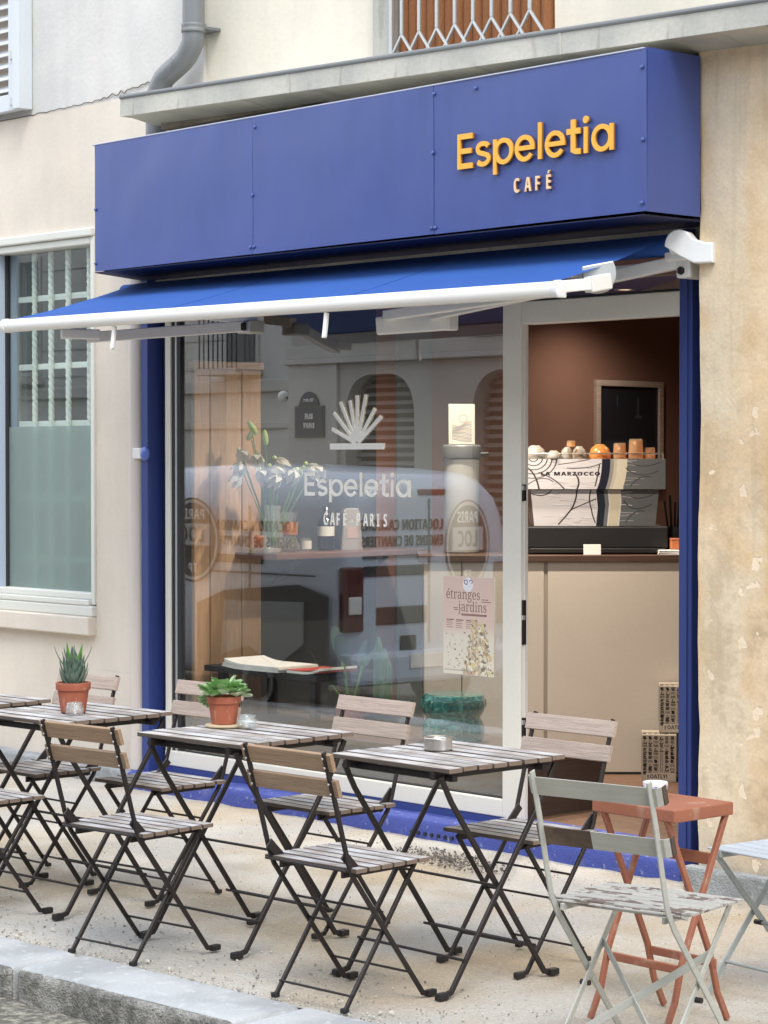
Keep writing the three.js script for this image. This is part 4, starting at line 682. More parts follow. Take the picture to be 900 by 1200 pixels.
// ---------------------------------------------------------------- inside the cafe
const THETA = 0.8279; // the counter stands at an angle to the shop window
const kit = (name, label, cat, lx, y, lz, turn = 0, group) => { const c = Math.cos(THETA), s = Math.sin(THETA); return thing(name, label, cat, [-2.101 + lx * c + lz * s, y, -1.187 - lx * s + lz * c], THETA + turn, group); };
{
  const c = kit('counter', 'cream panelled bar counter with dark wooden top seen through the doorway', 'counter', 0, 0.1, 0);
  const cm = std({ map: softT, roughness: 0.6, c: [0.74, 0.67, 0.58] });
  part(c, 'panel', cbox(-0.485, -0.30, 0.0, 1.05, -0.6, 0, 0.003), cm); part(c, 'panel', cbox(-0.296, 0.108, 0, 1.05, -0.6, 0, 0.003), cm); part(c, 'panel', cbox(0.126, 1.5, 0, 1.05, -0.6, 0, 0.003), cm);
  part(c, 'joint_strip', cbox(0.108, 0.126, 0, 1.05, -0.6, -0.008, 0.002), std({ roughness: 0.6, c: [0.4, 0.35, 0.29] }));
  part(c, 'worktop', cbox(-0.515, 1.55, 1.05, 1.085, -0.64, 0.025, 0.004), std({ map: woodT, roughness: 0.4, c: [0.10, 0.058, 0.042] }));
  part(c, 'plinth', box(-0.48, 1.49, -0.01, 0.012, -0.5, 0.006), M.black);
  const top = 1.186;
  // espresso machine
  const m = kit('espresso_machine', 'wide espresso machine with mirror-like patterned front on the counter', 'espresso machine', 0.37, top, -0.12);
  const printed = (w, h, lower) => canvasTex(1024, lower ? 300 : 330, (g, W, H) => {
    const gr = (x0, x1, col) => { g.fillStyle = col; g.fillRect(x0 * W, 0, (x1 - x0) * W, H); };
    gr(0, 1, '#cbc9cd'); gr(0.70, 1, '#5f6265');
    { let s = 3; const r = () => (s = (s * 16807) % 2147483647) / 2147483647; for (let k = 0; k < 60; k++) { g.strokeStyle = ['#b4b2b8', '#dcdade', '#a8a6ab'][k % 3]; g.lineWidth = 2 + r() * 5; g.beginPath(); const x = r() * W * 0.7, y = r() * H; g.moveTo(x, y); g.quadraticCurveTo(x + 60, y - 30 + r() * 60, x + 60 + r() * 120, y - 20 + r() * 40); g.stroke(); } } g.lineCap = 'round'; g.strokeStyle = '#332c2e';
    const cv = (w, ...p) => { g.lineWidth = w; g.beginPath(); g.moveTo(p[0] * W, p[1] * H); for (let i = 2; i + 3 < p.length; i += 4) g.quadraticCurveTo(p[i] * W, p[i + 1] * H, p[i + 2] * W, p[i + 3] * H); g.stroke(); };
    if (!lower) { for (let k = 0; k < 5; k++) { g.lineWidth = 9; g.beginPath(); g.ellipse(0.06 * W, -0.02 * H, (0.03 + 0.034 * k) * W, (0.10 + 0.14 * k) * H, 0, 0, 3.3); g.stroke(); } cv(12, .1, 1, .08, .5, .02, .3); cv(10, .1, .45, .22, .65, .28, 1); cv(12, .36, .5, .4, .75, .37, 1); cv(9, .3, .3, .45, .35, .54, .15); cv(8, .24, .18, .4, .1, .5, -0.05); cv(9, .5, .9, .52, .5, .53, .2); cv(8, .02, .85, .12, .5, .2, .75); }
    else { cv(12, .36, 0, .35, .3, .3, .55, .26, .7, .2, .95); cv(8, .3, .55, .4, .4, .5, .25); cv(10, .47, 0, .42, .4, .5, .9); cv(8, 0, .1, .1, .25, .16, .02); }
    for (const [x0, x1, col] of lower ? [[.51, .57, '#20242f'], [.57, .6, '#6a6b6e'], [.61, .69, '#c4bda8']] : [[.53, .59, '#1d2130'], [.59, .615, '#8b8a86'], [.615, .64, '#b9b3a2'], [.645, .71, '#c9c3b0']]) { g.fillStyle = col; g.beginPath(); const b = lower ? 0 : 0.018 * W; g.moveTo(x0 * W + b, 0); g.quadraticCurveTo(x0 * W + b, H * 0.6, x0 * W - b, H); g.lineTo(x1 * W - b, H); g.quadraticCurveTo(x1 * W + b, H * 0.6, x1 * W + b, 0); g.fill(); }
    g.strokeStyle = '#3b3e42'; for (const q of [[.72, .3, .8, .7, .95, .4], [.75, .9, .82, .5, .9, .6], [.78, .2, .86, .3, .97, .1]]) cv(9, ...q);
    if (!lower) { g.fillStyle = '#151216'; g.font = 'bold 54px sans-serif'; g.letterSpacing = '6px'; g.lineWidth = 3; g.strokeStyle = '#151216'; g.fillText('LA MARZOCCO', 0.11 * W, 0.55 * H); g.strokeText('LA MARZOCCO', 0.11 * W, 0.55 * H); }
  });
  const chrome = (t) => std({ map: t, roughness: 0.3, metalness: 0.05 });
  const up = new THREE.PlaneGeometry(0.70, 0.15), lo = new THREE.PlaneGeometry(0.64, 0.18), lp = lo.attributes.position; for (let i = 0; i < 4; i++) if (lp.getY(i) < 0) lp.setX(i, lp.getX(i) * 0.945);
  const shell = std({ roughness: 0.3, metalness: 0.6, c: [0.30, 0.30, 0.31] });
  part(m, 'upper_body', cbox(-0.35, 0.35, 0.322, 0.474, -0.40, 0.0, 0.004), shell); part(m, 'upper_panel', up.translate(0, 0.398, 0.0025), chrome(printed(0.7, 0.15, false)));
  const tr = new THREE.Shape([[-0.302, 0], [0.302, 0], [0.32, 0.18], [-0.32, 0.18]].map((q) => new THREE.Vector2(...q)));
  part(m, 'lower_body', boxUV(new THREE.ExtrudeGeometry(tr, { depth: 0.36, bevelEnabled: false }).translate(0, 0.138, -0.38)), shell); part(m, 'lower_panel', lo.translate(0, 0.229, -0.0175), chrome(printed(0.64, 0.18, true)));
  part(m, 'base', cbox(-0.345, 0.36, 0.03, 0.136, -0.40, 0.03, 0.006), M.black); part(m, 'drip_tray', cbox(-0.33, 0.345, 0.005, 0.03, -0.38, 0.05, 0.004), M.black);
  part(m, 'top_rail', merged(rod([-0.34, 0.50, -0.01], [0.34, 0.50, -0.01], 0.004), rod([-0.34, 0.474, -0.01], [-0.34, 0.5, -0.01], 0.004), rod([0.34, 0.474, -0.01], [0.34, 0.5, -0.01], 0.004)), M.steel);
  // crockery on top
  const cupY = top + 0.475, bowlPts = (r, h) => [[0, h], [r * 0.4, h], [r * 0.45, h - 0.004], [r * 0.8, h * 0.72], [r, h * 0.3], [r, 0], [r * 0.95, 0], [r * 0.93, h * 0.3], [0, h * 0.9]];
  const tumb = (r, h) => [[0, h], [r * 0.82, h], [r * 0.9, h - 0.004], [r, 0], [r * 0.95, 0], [r * 0.84, h - 0.01], [0, h - 0.01]];
  const stone = std({ roughness: 0.5, c: [0.24, 0.225, 0.20] }), amber = phys({ roughness: 0.12, transmission: 0.6, thickness: 0, c: [0.85, 0.42, 0.12] }), glassA = phys({ transmission: 0.85, thickness: 0, roughness: 0.08, ior: 1.6, c: [0.95, 0.74, 0.5] });
  [[-0.295, 0.056, 0.066, 0, stone, 'upturned grey bowl at the left end of the espresso machine top'], [-0.205, 0.042, 0.04, 0, stone, 'low upturned bowl second from the left on the espresso machine'], [-0.135, 0.033, 0.058, 0, stone, 'upturned grey cup left of the orange bowl, under a small glass'], [-0.075, 0.036, 0.062, 0, stone, 'upturned grey cup touching the orange bowl on the espresso machine'], [0.03, 0.056, 0.072, 0, amber, 'round orange glass bowl at the middle of the espresso machine top'], [0.128, 0.034, 0.078, 1, glassA, 'stack of amber glasses right of the orange bowl'], [0.207, 0.038, 0.098, 1, glassA, 'tallest stack of amber glasses on the espresso machine'], [0.282, 0.028, 0.055, 1, glassA, 'short amber glass at the right end of the espresso machine'], [-0.12, 0.024, 0.03, 2, glassA, 'small glass standing on top of the upturned grey cup']].forEach(([x, r, h, k, mat, lab]) => {
    const o = kit(k ? 'drinking_glass' : 'bowl', lab, k ? 'glass' : 'bowl', 0.37 + x, cupY + (k === 2 ? 0.059 : 0), -0.22 + (r * 40 % 1) * 0.1); part(o, 'body', lathe(k ? tumb(r, h) : bowlPts(r, h), 22), mat); if (k === 1) part(o, 'stacked_rim', lathe([[r * 0.97, h * 0.25], [r * 1.05, h * 0.27], [r * 0.96, h * 0.31]], 22), mat);
  });
  const card = kit('price_card', 'small white card leaning at the front of the espresso machine', 'card', 0.345, 1.186, 0.005); part(card, 'card', cbox(-0.043, 0.043, 0, 0.052, -0.002, 0.002, 0.001), M.white, [0, 0, 0], [-0.12, 0, 0]);
  const nap = kit('napkin_stack', 'stack of pale napkins right of the espresso machine', 'napkins', 0.745, 1.186, -0.04, -0.15); for (let k = 0; k < 3; k++) part(nap, 'napkin', cbox(-0.07, 0.11, k * 0.008, k * 0.008 + 0.007, -0.06, 0.06, 0.003), M.white, [0, 0, 0], [0, 0.05 * k, 0]);
  const bx = kit('tin', 'small orange tin on the napkins right of the espresso machine', 'tin', 0.79, 1.211, -0.08); part(bx, 'body', cbox(-0.05, 0.05, 0, 0.045, -0.03, 0.03, 0.004), std({ roughness: 0.5, c: [0.5, 0.16, 0.06] })); part(bx, 'lid', cbox(-0.052, 0.052, 0.045, 0.054, -0.032, 0.032, 0.003), std({ roughness: 0.5, c: [0.42, 0.12, 0.05] }));
  const tools = kit('cutlery_holder', 'dark holder with upright tools behind the right end of the espresso machine', 'cutlery holder', 0.79, 1.186, -0.32); part(tools, 'cup', lathe([[0, 0], [0.05, 0], [0.055, 0.13], [0.05, 0.13], [0.045, 0.01], [0, 0.01]], 18), M.black); for (let k = 0; k < 5; k++) part(tools, 'tool', rod([-0.02 + k * 0.01, 0.02, 0], [-0.05 + k * 0.026, 0.26 + 0.03 * (k % 2), 0.01 * (k % 3)], 0.006), M.black);
  // grinder-like cream drum with lid, and a card on it
  const gd = kit('drum', 'cream coloured round metal drum with grey lid behind the mullion', 'container', -0.29, 1.186, -0.28); part(gd, 'body', lathe([[0, 0], [0.085, 0], [0.088, 0.006], [0.088, 0.47], [0.085, 0.475], [0, 0.475]], 32), std({ roughness: 0.35, c: [0.33, 0.32, 0.30] })); part(gd, 'lid', lathe([[0, 0.545], [0.09, 0.545], [0.098, 0.535], [0.098, 0.48], [0.09, 0.474], [0, 0.474]], 32), std({ roughness: 0.4, metalness: 0.3, c: [0.13, 0.13, 0.13] })); part(gd, 'handle', rod([0.08, 0.50, 0.02], [0.135, 0.50, 0.03], 0.008), M.black);
  const pc = kit('art_card', 'card printed with a sun over waves standing on the drum', 'print', -0.29, 1.732, -0.27, 0.06);
  part(pc, 'card', box(-0.066, 0.066, 0, 0.205, -0.002, 0.002), M.paper ??= std({ roughness: 0.8, c: [0.42, 0.41, 0.38] }), [0, 0, 0], [-0.06, 0, 0]);
  part(pc, 'print', new THREE.PlaneGeometry(0.128, 0.2).translate(0, 0.1025, 0.0032), std({ roughness: 0.7, map: canvasTex(256, 400, (g, W, H) => { g.fillStyle = '#a9a397'; g.fillRect(0, 0, W, H); g.fillStyle = '#8d847a'; g.beginPath(); g.arc(W * .56, H * .36, 46, 0, 7); g.fill(); g.fillStyle = '#b2a99d'; g.beginPath(); g.arc(W * .56, H * .36, 30, 0, 7); g.fill(); for (let k = 0; k < 15; k++) { g.strokeStyle = ['#6d6a68', '#8a7a6c', '#58616a'][k % 3]; g.lineWidth = 8; g.beginPath(); for (let x = 30; x <= W - 26; x += 6) { const y = H * .5 + k * 12 + 26 * Math.sin(x / 46 + k * .25) * (1 - k / 18) - 18 * (x < 110 ? 1 - x / 110 : 0); x === 30 ? g.moveTo(x, y) : g.lineTo(x, y); } g.stroke(); } }) }), [0, 0, 0], [-0.06, 0, 0]);
  // cartons by the counter
  const doodle = (word) => canvasTex(512, 640, (g, W, H) => {
    g.fillStyle = '#b3a898'; g.fillRect(0, 0, W, H); let s = 5; const r = () => (s = (s * 16807) % 2147483647) / 2147483647; g.strokeStyle = g.fillStyle = '#1b1817';
    for (let y = 14; y < H - 130; y += 54) for (let x = 12; x < W - 40; x += 82) { const k = r() * 4 | 0; if (x > 190 && x < 270 && y > 190) { g.fillRect(x + 20, y, 8, 54); g.fillRect(x + 46, y, 5, 54); continue; } g.lineWidth = 7 + r() * 6; g.beginPath(); if (k < 2) { for (let q = 0; q < 4; q++) { g.moveTo(x + r() * 12, y + q * 12); g.lineTo(x + 44 + r() * 22, y + q * 12 + r() * 6); } } else if (k === 2) { g.arc(x + 34, y + 24, 16 + r() * 6, 0, 5); g.moveTo(x, y + 44); g.lineTo(x + 64, y + 44); } else { for (let q = 0; q < 4; q++) { g.moveTo(x + q * 18, y + 4); g.lineTo(x + q * 18 + 8, y + 40); } } g.stroke(); }
    g.fillStyle = '#c2b7a8'; g.fillRect(60, H - 124, W - 84, 104); g.fillStyle = '#141110'; g.font = 'bold 78px sans-serif'; g.fillText(word, 118, H - 44); g.fillRect(78, H - 92, 26, 12); g.fillRect(78, H - 72, 26, 12); g.fillRect(78, H - 52, 26, 12);
  });
  const ctn = doodle('OATLY!'), ctM = std({ map: ctn, roughness: 0.8 }), ctS = std({ map: ctn, roughness: 0.8, c: [0.85, 0.85, 0.85] });
  const carton = (x, y, z, lab) => { const o = kit('carton', lab, 'carton', x, y, z, -0.10, 'oat milk cartons by the counter'); part(o, 'box', new THREE.BoxGeometry(0.166, 0.225, 0.2).translate(0, 0.1125, -0.1), ctS); part(o, 'front_print', new THREE.PlaneGeometry(0.164, 0.223).translate(0, 0.1125, 0.0012), ctM); part(o, 'flap', cbox(-0.083, 0.083, 0.2255, 0.2275, -0.2, -0.102, 0.001), ctS); };
  carton(0.645, 0.101, 0.28, 'doodle printed cardboard carton on the floor, left one below the upper carton'); carton(0.735, 0.331, 0.22, 'doodle printed cardboard carton stacked on top of the others by the blue post'); carton(0.825, 0.101, 0.27, 'doodle printed cardboard carton on the floor, mostly behind the blue post');
  // framed picture on the side wall
  const fr = thing('picture_frame', 'dark picture in a pale frame on the rust red wall behind the espresso machine', 'picture', [-3.36, 1.80, -3.385], Math.PI / 2);
  for (const [a, b, c2, d] of [[-0.3, 0.3, 0.29, 0.325], [-0.3, 0.3, -0.325, -0.29], [-0.3, -0.262, -0.29, 0.29], [0.262, 0.3, -0.29, 0.29]]) part(fr, 'frame', cbox(a, b, c2, d, 0, 0.028, 0.003), std({ map: woodT, roughness: 0.5, c: [0.55, 0.45, 0.40] }));
  part(fr, 'picture', new THREE.PlaneGeometry(0.53, 0.6).translate(0, 0, 0.012), std({ roughness: 0.35, map: canvasTex(256, 288, (g, W, H) => { g.fillStyle = '#26262d'; g.fillRect(0, 0, W, H); g.fillStyle = '#454854'; g.fillRect(W * .64, H * .12, 7, 60); g.fillRect(W * .3, H * .1, 4, 34); g.fillRect(W * .6, H * .3, 30, 8); g.fillStyle = '#343640'; g.fillRect(W * .1, H * .55, W * .7, 40); }) }));
  // downlights: the first is seen, the rest are unseen, added to brighten the room
  for (const [x, z, lab] of [[-2.90, -2.84, 'small round warm ceiling downlight seen over the door lintel'], [-1.55, -2.5, 'added unseen ceiling downlight brightening the room over the espresso machine'], [-2.3, -0.85, 'added unseen ceiling downlight brightening planks and flowers behind the shop window'], [-1.5, -0.72, 'added unseen ceiling downlight brightening the counter just inside the doorway']]) {
    const l = thing('ceiling_lamp', lab, 'lamp', [x, 2.62, z], 0, 'warm ceiling downlights in the cafe'); part(l, 'ring', lathe([[0.046, 0], [0.062, 0], [0.06, -0.008], [0.046, -0.004]], 24), M.white);
    part(l, 'lamp_face', new THREE.CircleGeometry(0.045, 20).rotateX(Math.PI / 2).translate(0, -0.003, 0), std({ emissive: new THREE.Color(1, 0.66, 0.32), emissiveIntensity: 1.6, c: [0.2, 0.2, 0.2] }));
    const s = new THREE.SpotLight(new THREE.Color(1, 0.86, 0.70), x > -1.6 && z > -1 ? 7 : z > -1 ? 8.5 : z > -2.7 ? 4.5 : 1.6, 0, 1.3, 0.9); s.position.set(x, 2.605, z); s.target.position.set(x, 0, z); s.castShadow = true; s.shadow.radius = 2; scene.add(s, s.target);
  }
}
{ // shelf, bottles and flowers behind the left part of the window
  const sh = thing('wall_shelf', 'thin brown wall shelf carrying bottles behind the shop window', 'shelf'); part(sh, 'board', cbox(-3.345, -3.0, 1.155, 1.185, -1.4, -0.36, 0.004), std({ map: woodT, roughness: 0.5, c: [0.17, 0.085, 0.06] })); for (const z of [-0.6, -1.2]) part(sh, 'bracket', bar3([-3.34, 1.0, z], [-3.1, 1.15, z], 0.02, 0.02), M.steelDark);
  const sl = thing('wooden_block', 'pale wooden block under the small candle on the shelf', 'block', [-3.2, 1.186, -0.44]); part(sl, 'block', cbox(-0.05, 0.05, 0, 0.022, -0.07, 0.09, 0.003), std({ map: woodT, roughness: 0.7, c: [0.55, 0.38, 0.24] })); part(sl, 'edge', cbox(0.05, 0.053, 0.002, 0.02, -0.068, 0.088, 0.001), std({ map: woodT, roughness: 0.7, c: [0.45, 0.30, 0.2] }));
  const ca = thing('candle_glass', 'small orange glass candle holder on the wooden block', 'candle', [-3.2, 1.208, -0.42]); part(ca, 'glass', lathe([[0, 0], [0.03, 0], [0.034, 0.05], [0.028, 0.065], [0.026, 0.06], [0.03, 0.048], [0.027, 0.006], [0, 0.006]], 20), phys({ roughness: 0.2, transmission: 0.4, thickness: 0, c: [0.8, 0.32, 0.12] })); part(ca, 'wax', lathe([[0, 0.035], [0.026, 0.035], [0.026, 0.007]], 16), std({ roughness: 0.6, c: [0.75, 0.4, 0.2] }));
  const ch = thing('coffee_carafe', 'hourglass glass coffee carafe with a wooden collar on the shelf', 'carafe', [-3.22, 1.186, -0.62]); part(ch, 'glass', lathe([[0, 0], [0.058, 0.002], [0.064, 0.02], [0.03, 0.105], [0.03, 0.12], [0.055, 0.2], [0.053, 0.2], [0.028, 0.12], [0.028, 0.105], [0.06, 0.022], [0, 0.006]], 24), M.glassJar); part(ch, 'collar', lathe([[0.034, 0.085], [0.05, 0.085], [0.052, 0.15], [0.038, 0.15]], 20), std({ map: woodT, roughness: 0.5, c: [0.60, 0.28, 0.15] }));
  const bo = thing('bottle', 'dark bottle with a white label on the shelf', 'bottle', [-3.2, 1.186, -0.86]); part(bo, 'body', lathe([[0, 0], [0.042, 0.001], [0.044, 0.01], [0.044, 0.135], [0.036, 0.16], [0.014, 0.185], [0.014, 0.225], [0, 0.226]], 24), phys({ roughness: 0.12, clearcoat: 1, c: [0.012, 0.02, 0.03] })); part(bo, 'label', lathe([[0.0448, 0.075], [0.0448, 0.125]], 24), std({ side: THREE.DoubleSide, roughness: 0.7, c: [0.72, 0.71, 0.66] }));
  const jr = thing('small_jar', 'low jar with a pale label beside the carafe', 'jar', [-3.22, 1.186, -0.74]); part(jr, 'body', lathe([[0, 0], [0.03, 0], [0.03, 0.06], [0.026, 0.066], [0, 0.067]], 20), M.glassJar); part(jr, 'label', lathe([[0.0308, 0.01], [0.0308, 0.052]], 20), std({ side: THREE.DoubleSide, roughness: 0.7, c: [0.6, 0.58, 0.52] }));
  const bg = thing('paper_bag', 'pale paper coffee bag standing on the shelf', 'bag', [-3.2, 1.186, -1.03], 1.2); const bs = new THREE.Shape([[-0.055, 0], [0.055, 0], [0.04, 0.19], [0.03, 0.21], [-0.03, 0.21], [-0.04, 0.19]].map((q) => new THREE.Vector2(...q))); part(bg, 'bag', new THREE.ExtrudeGeometry(bs, { depth: 0.05, bevelEnabled: true, bevelSize: 0.006, bevelThickness: 0.006, bevelSegments: 1 }).translate(0, 0, -0.025), std({ roughness: 0.8, c: [0.30, 0.275, 0.25] })); part(bg, 'label', box(-0.03, 0.03, 0.06, 0.12, 0.031, 0.0335), std({ roughness: 0.8, c: [0.45, 0.3, 0.25] }));
  const fl = thing('lily_bouquet', 'vase of white lilies with green buds behind the shop window', 'flowers', [-3.08, 1.186, -0.40]);
  part(fl, 'vase', lathe([[0, 0], [0.05, 0], [0.055, 0.1], [0.038, 0.2], [0.045, 0.24], [0.042, 0.24], [0.034, 0.2], [0.05, 0.1], [0.045, 0.01], [0, 0.01]], 22), M.glassJar);
  const pet = new THREE.PlaneGeometry(0.042, 0.10, 4, 8), pp = pet.attributes.position; for (let i = 0; i < pp.count; i++) { const t = (pp.getY(i) + 0.05) / 0.1, w = Math.sin(Math.PI * Math.min(1, 0.12 + 0.88 * t)) + 0.04; pp.setXYZ(i, pp.getX(i) * w, 0.1 * t * (1 - 0.2 * t), 0.012 + 0.055 * t * t - 3 * pp.getX(i) ** 2); } pet.computeVertexNormals();
  const petM = phys({ roughness: 0.8, side: THREE.DoubleSide, transmission: 0.35, thickness: 0, c: [0.55, 0.53, 0.45] }), stM = std({ roughness: 0.7, c: [0.10, 0.22, 0.05] }), budM = std({ roughness: 0.6, c: [0.36, 0.48, 0.18] });
  const heads = [[-0.10, 0.46, 0.10, 0.2], [-0.06, 0.50, 0.05, 0.9], [0.0, 0.44, 0.02, 1.8], [-0.08, 0.40, 0.12, -0.4], [-0.02, 0.48, -0.03, 2.6], [-0.04, 0.42, 0.05, 1.2], [-0.12, 0.52, 0.12, 1.4], [0.03, 0.40, -0.02, 0.3], [0.0, 0.45, -0.22, 2.2], [0.02, 0.44, -0.27, 1.2], [0.0, 0.42, -0.16, 0.4], [-0.04, 0.43, -0.24, -0.6]];
  for (const [x, y, z, q] of heads) { part(fl, 'stem', rod([0, 0.05, 0], [x, y, z], 0.0026), stM); const h = part(fl, 'flower', new THREE.SphereGeometry(0.012, 8, 6), budM, [x, y, z]); h.rotation.set(0.7, q, 0, 'YXZ'); for (let k = 0; k < 6; k++) part(h, 'petal', pet, petM, [0, 0, 0]).rotation.set(0.5, 0, k * 1.0472, 'ZXY'); h.scale.setScalar(0.95); }
  for (const [x, y, z, r] of [[-0.06, 0.60, 0.08, 0.5], [-0.02, 0.55, 0.03, 0.1], [-0.09, 0.57, 0.06, -0.5]]) { part(fl, 'stem', rod([0, 0.05, 0], [x, y, z], 0.0024), stM); part(fl, 'bud', new THREE.SphereGeometry(0.016, 10, 8).scale(1, 2.6, 1), budM, [x, y + 0.03, z], [r, 0, r * 0.7]); }
  // window seat, stool, newspapers, plants
  const pl = thing('window_platform', 'dark wooden display platform along the foot of the shop window', 'platform'); part(pl, 'board', cbox(-3.33, -1.07, 0.33, 0.36, -0.66, -0.08, 0.004), std({ map: woodT, roughness: 0.5, c: [0.10, 0.06, 0.045] })); part(pl, 'front', box(-3.33, -1.07, 0.1, 0.33, -0.64, -0.1), std({ map: woodT, roughness: 0.6, c: [0.075, 0.05, 0.04] }));
  const st = thing('ceramic_stool', 'glossy dark green glazed ceramic stool with a waist behind the shop window', 'stool', [-1.775, 0.361, -0.395]);
  const gm = phys({ roughness: 0.18, clearcoat: 1, clearcoatRoughness: 0.1, bumpMap: plasterB, bumpScale: 0.012, map: tex(512, 0.5, (i, x, y) => mix3([0.015, 0.15, 0.135], [0.07, 0.38, 0.32], ss(0.45, 0.75, at(N3, x, y)))) });
  const sb = lathe([[0, 0], [0.13, 0], [0.142, 0.012], [0.146, 0.05], [0.138, 0.085], [0.124, 0.108], [0.138, 0.128], [0.148, 0.155], [0.148, 0.19], [0.14, 0.212], [0.12, 0.216], [0, 0.214]], 48); part(st, 'body', boxUV(sb), gm); for (let k = 0; k < 10; k++) part(st, 'boss', new THREE.TorusGeometry(0.017, 0.005, 6, 14), gm, [0, 0, 0]).position.set(Math.sin(k * 0.628) * 0.147, 0.172, Math.cos(k * 0.628) * 0.147); st.children.filter((c) => c.name === 'boss').forEach((c, k) => (c.rotation.y = k * 0.628));
  const tb = thing('window_table', 'low dark table by the shop window under the newspapers', 'table'); part(tb, 'tabletop', cbox(-3.28, -2.42, 0.60, 0.63, -0.56, -0.12, 0.004), M.black); for (const [x, z] of [[-3.2, -0.18], [-2.5, -0.18], [-3.2, -0.5], [-2.5, -0.5]]) part(tb, 'leg', cbox(x - 0.02, x + 0.02, 0.36, 0.6, z - 0.02, z + 0.02, 0.003), M.black);
  const nw = thing('newspaper_stack', 'curling white newspapers lying on the low window table', 'newspapers', [-2.86, 0.631, -0.2], 0.02);
  for (let k = 0; k < 4; k++) { const g = new THREE.BoxGeometry(0.40, 0.006, 0.26, 14, 1, 1), p = g.attributes.position; for (let i = 0; i < p.count; i++) p.setY(i, p.getY(i) + Math.max(0, -p.getX(i) - 0.05) ** 2 * (0.55 + 0.12 * k)); g.computeVertexNormals(); part(nw, 'newspaper', g, M.white, [R(-0.01, 0.01), 0.004 + k * 0.0072, 0], [0, R(-0.04, 0.04), 0]); }
  const mg = thing('magazine', 'red covered magazine curling beside the newspapers', 'magazine', [-2.52, 0.632, -0.24], 0.02); { const g = new THREE.BoxGeometry(0.24, 0.012, 0.24, 12, 1, 1), p = g.attributes.position; for (let i = 0; i < p.count; i++) p.setY(i, p.getY(i) + Math.max(0, p.getX(i)) ** 2 * 1.6); g.computeVertexNormals(); part(mg, 'pages', g, M.white, [0, 0.007, 0]); const c = g.clone().scale(1, 0.2, 1); part(mg, 'cover', new THREE.BoxGeometry(0.24, 0.003, 0.24).translate(0, 0.0155, 0), std({ roughness: 0.5, c: [0.45, 0.07, 0.05] })); }
  const cc = thing('cactus', 'tall ribbed columnar cactus in a dark pot behind the shop window', 'potted plant', [-2.22, 0.361, -0.36]); part(cc, 'pot', lathe([[0, 0], [0.07, 0], [0.085, 0.1], [0.08, 0.1], [0, 0.085]], 24), M.black);
  const rib = (h, r) => { const g = new THREE.CylinderGeometry(r, r, h, 32, 6), p = g.attributes.position; for (let i = 0; i < p.count; i++) { const a = Math.atan2(p.getZ(i), p.getX(i)), q = 1 + 0.13 * Math.cos(a * 8), t = (p.getY(i) + h / 2) / h, e = t > 0.99 ? 0.4 : 1; p.setX(i, p.getX(i) * q * e); p.setZ(i, p.getZ(i) * q * e); } g.computeVertexNormals(); return g.translate(0, h / 2, 0); };
  for (const [x, z, h] of [[-0.03, 0, 0.36], [0.03, 0.02, 0.31], [0.0, -0.03, 0.26]]) part(cc, 'column', rib(h, 0.022), std({ roughness: 0.7, c: [0.09, 0.16, 0.09] }), [x, 0.09, z]);
  const sp = thing('leafy_houseplant', 'dark houseplant with broad oval leaves on the window platform', 'potted plant', [-2.38, 0.361, -0.30]); part(sp, 'pot', lathe([[0, 0], [0.06, 0], [0.075, 0.12], [0.07, 0.12], [0, 0.1]], 24), M.clay);
  const ov = new THREE.CircleGeometry(0.06, 16).scale(0.7, 1.25, 1).translate(0, 0.075, 0); for (const [q, l, t] of [[0.4, 0.34, 0.3], [1.9, 0.37, 0.35], [3.4, 0.30, 0.4], [4.7, 0.36, 0.3], [5.6, 0.27, 0.5]]) { const x = Math.sin(q) * t * 0.25, z = Math.cos(q) * t * 0.25; part(sp, 'stem', rod([0, 0.1, 0], [x, l, z], 0.004), stM); part(sp, 'leaf', ov, std({ roughness: 0.5, side: THREE.DoubleSide, c: [0.02, 0.05, 0.035] }), [x, l - 0.01, z]).rotation.set(t, q, 0, 'YXZ'); }
  // poster on the pane
  const po = thing('poster', 'pink and cream printed poster stuck on the shop window by the mullion', 'poster', [-1.302, 0.931, -0.0255]);
  part(po, 'sheet', box(-0.156, 0.156, -0.214, 0.214, -0.0025, -0.001), M.white);
  part(po, 'print', new THREE.PlaneGeometry(0.312, 0.428), std({ roughness: 0.55, map: canvasTex(768, 1054, (g, W, H) => {
    const gr = g.createLinearGradient(0, H * .5, 0, H * .62); gr.addColorStop(0, '#d9bfb4'); gr.addColorStop(1, '#dcd5c4'); g.fillStyle = '#d9bfb4'; g.fillRect(0, 0, W, H); g.fillStyle = gr; g.fillRect(0, H * .5, W, H * .5);
    g.fillStyle = '#e6e4ea'; g.beginPath(); g.arc(W * .49, H * .08, 78, 0, 7); g.fill(); g.strokeStyle = '#3c4a66'; g.lineWidth = 9; g.beginPath(); g.ellipse(W * .45, H * .055, 26, 22, 0.5, 0, 6); g.stroke(); g.beginPath(); g.arc(W * .55, H * .05, 20, 3, 7.5); g.stroke();
    g.fillStyle = '#7d5a50'; g.font = '128px serif'; g.save(); g.scale(1, 1.12); g.fillText('étranges', W * .05, H * .205); g.fillText('jardins', W * .30, H * .316); g.restore(); g.font = 'bold 24px sans-serif'; g.fillRect(W * .36, H * .376, W * .5, 22); g.fillStyle = '#b99a90'; for (let k = 0; k < 24; k++) g.fillRect(W * .37 + k * 15, H * .379, 5, 16); g.fillStyle = '#7d5a50';
    for (const [x, y, w] of [[.76, .222, .13], [.76, .245, .18], [.2, .318, .09], [.21, .336, .08]]) g.fillRect(W * x, H * y, W * w, 8);
    for (const c of [.06, .25, .45]) for (let k = 0; k < 5; k++) g.fillRect(W * c, H * (.44 + k * .02), W * (k ? .13 - .02 * (k % 2) : .15), k ? 5 : 11);
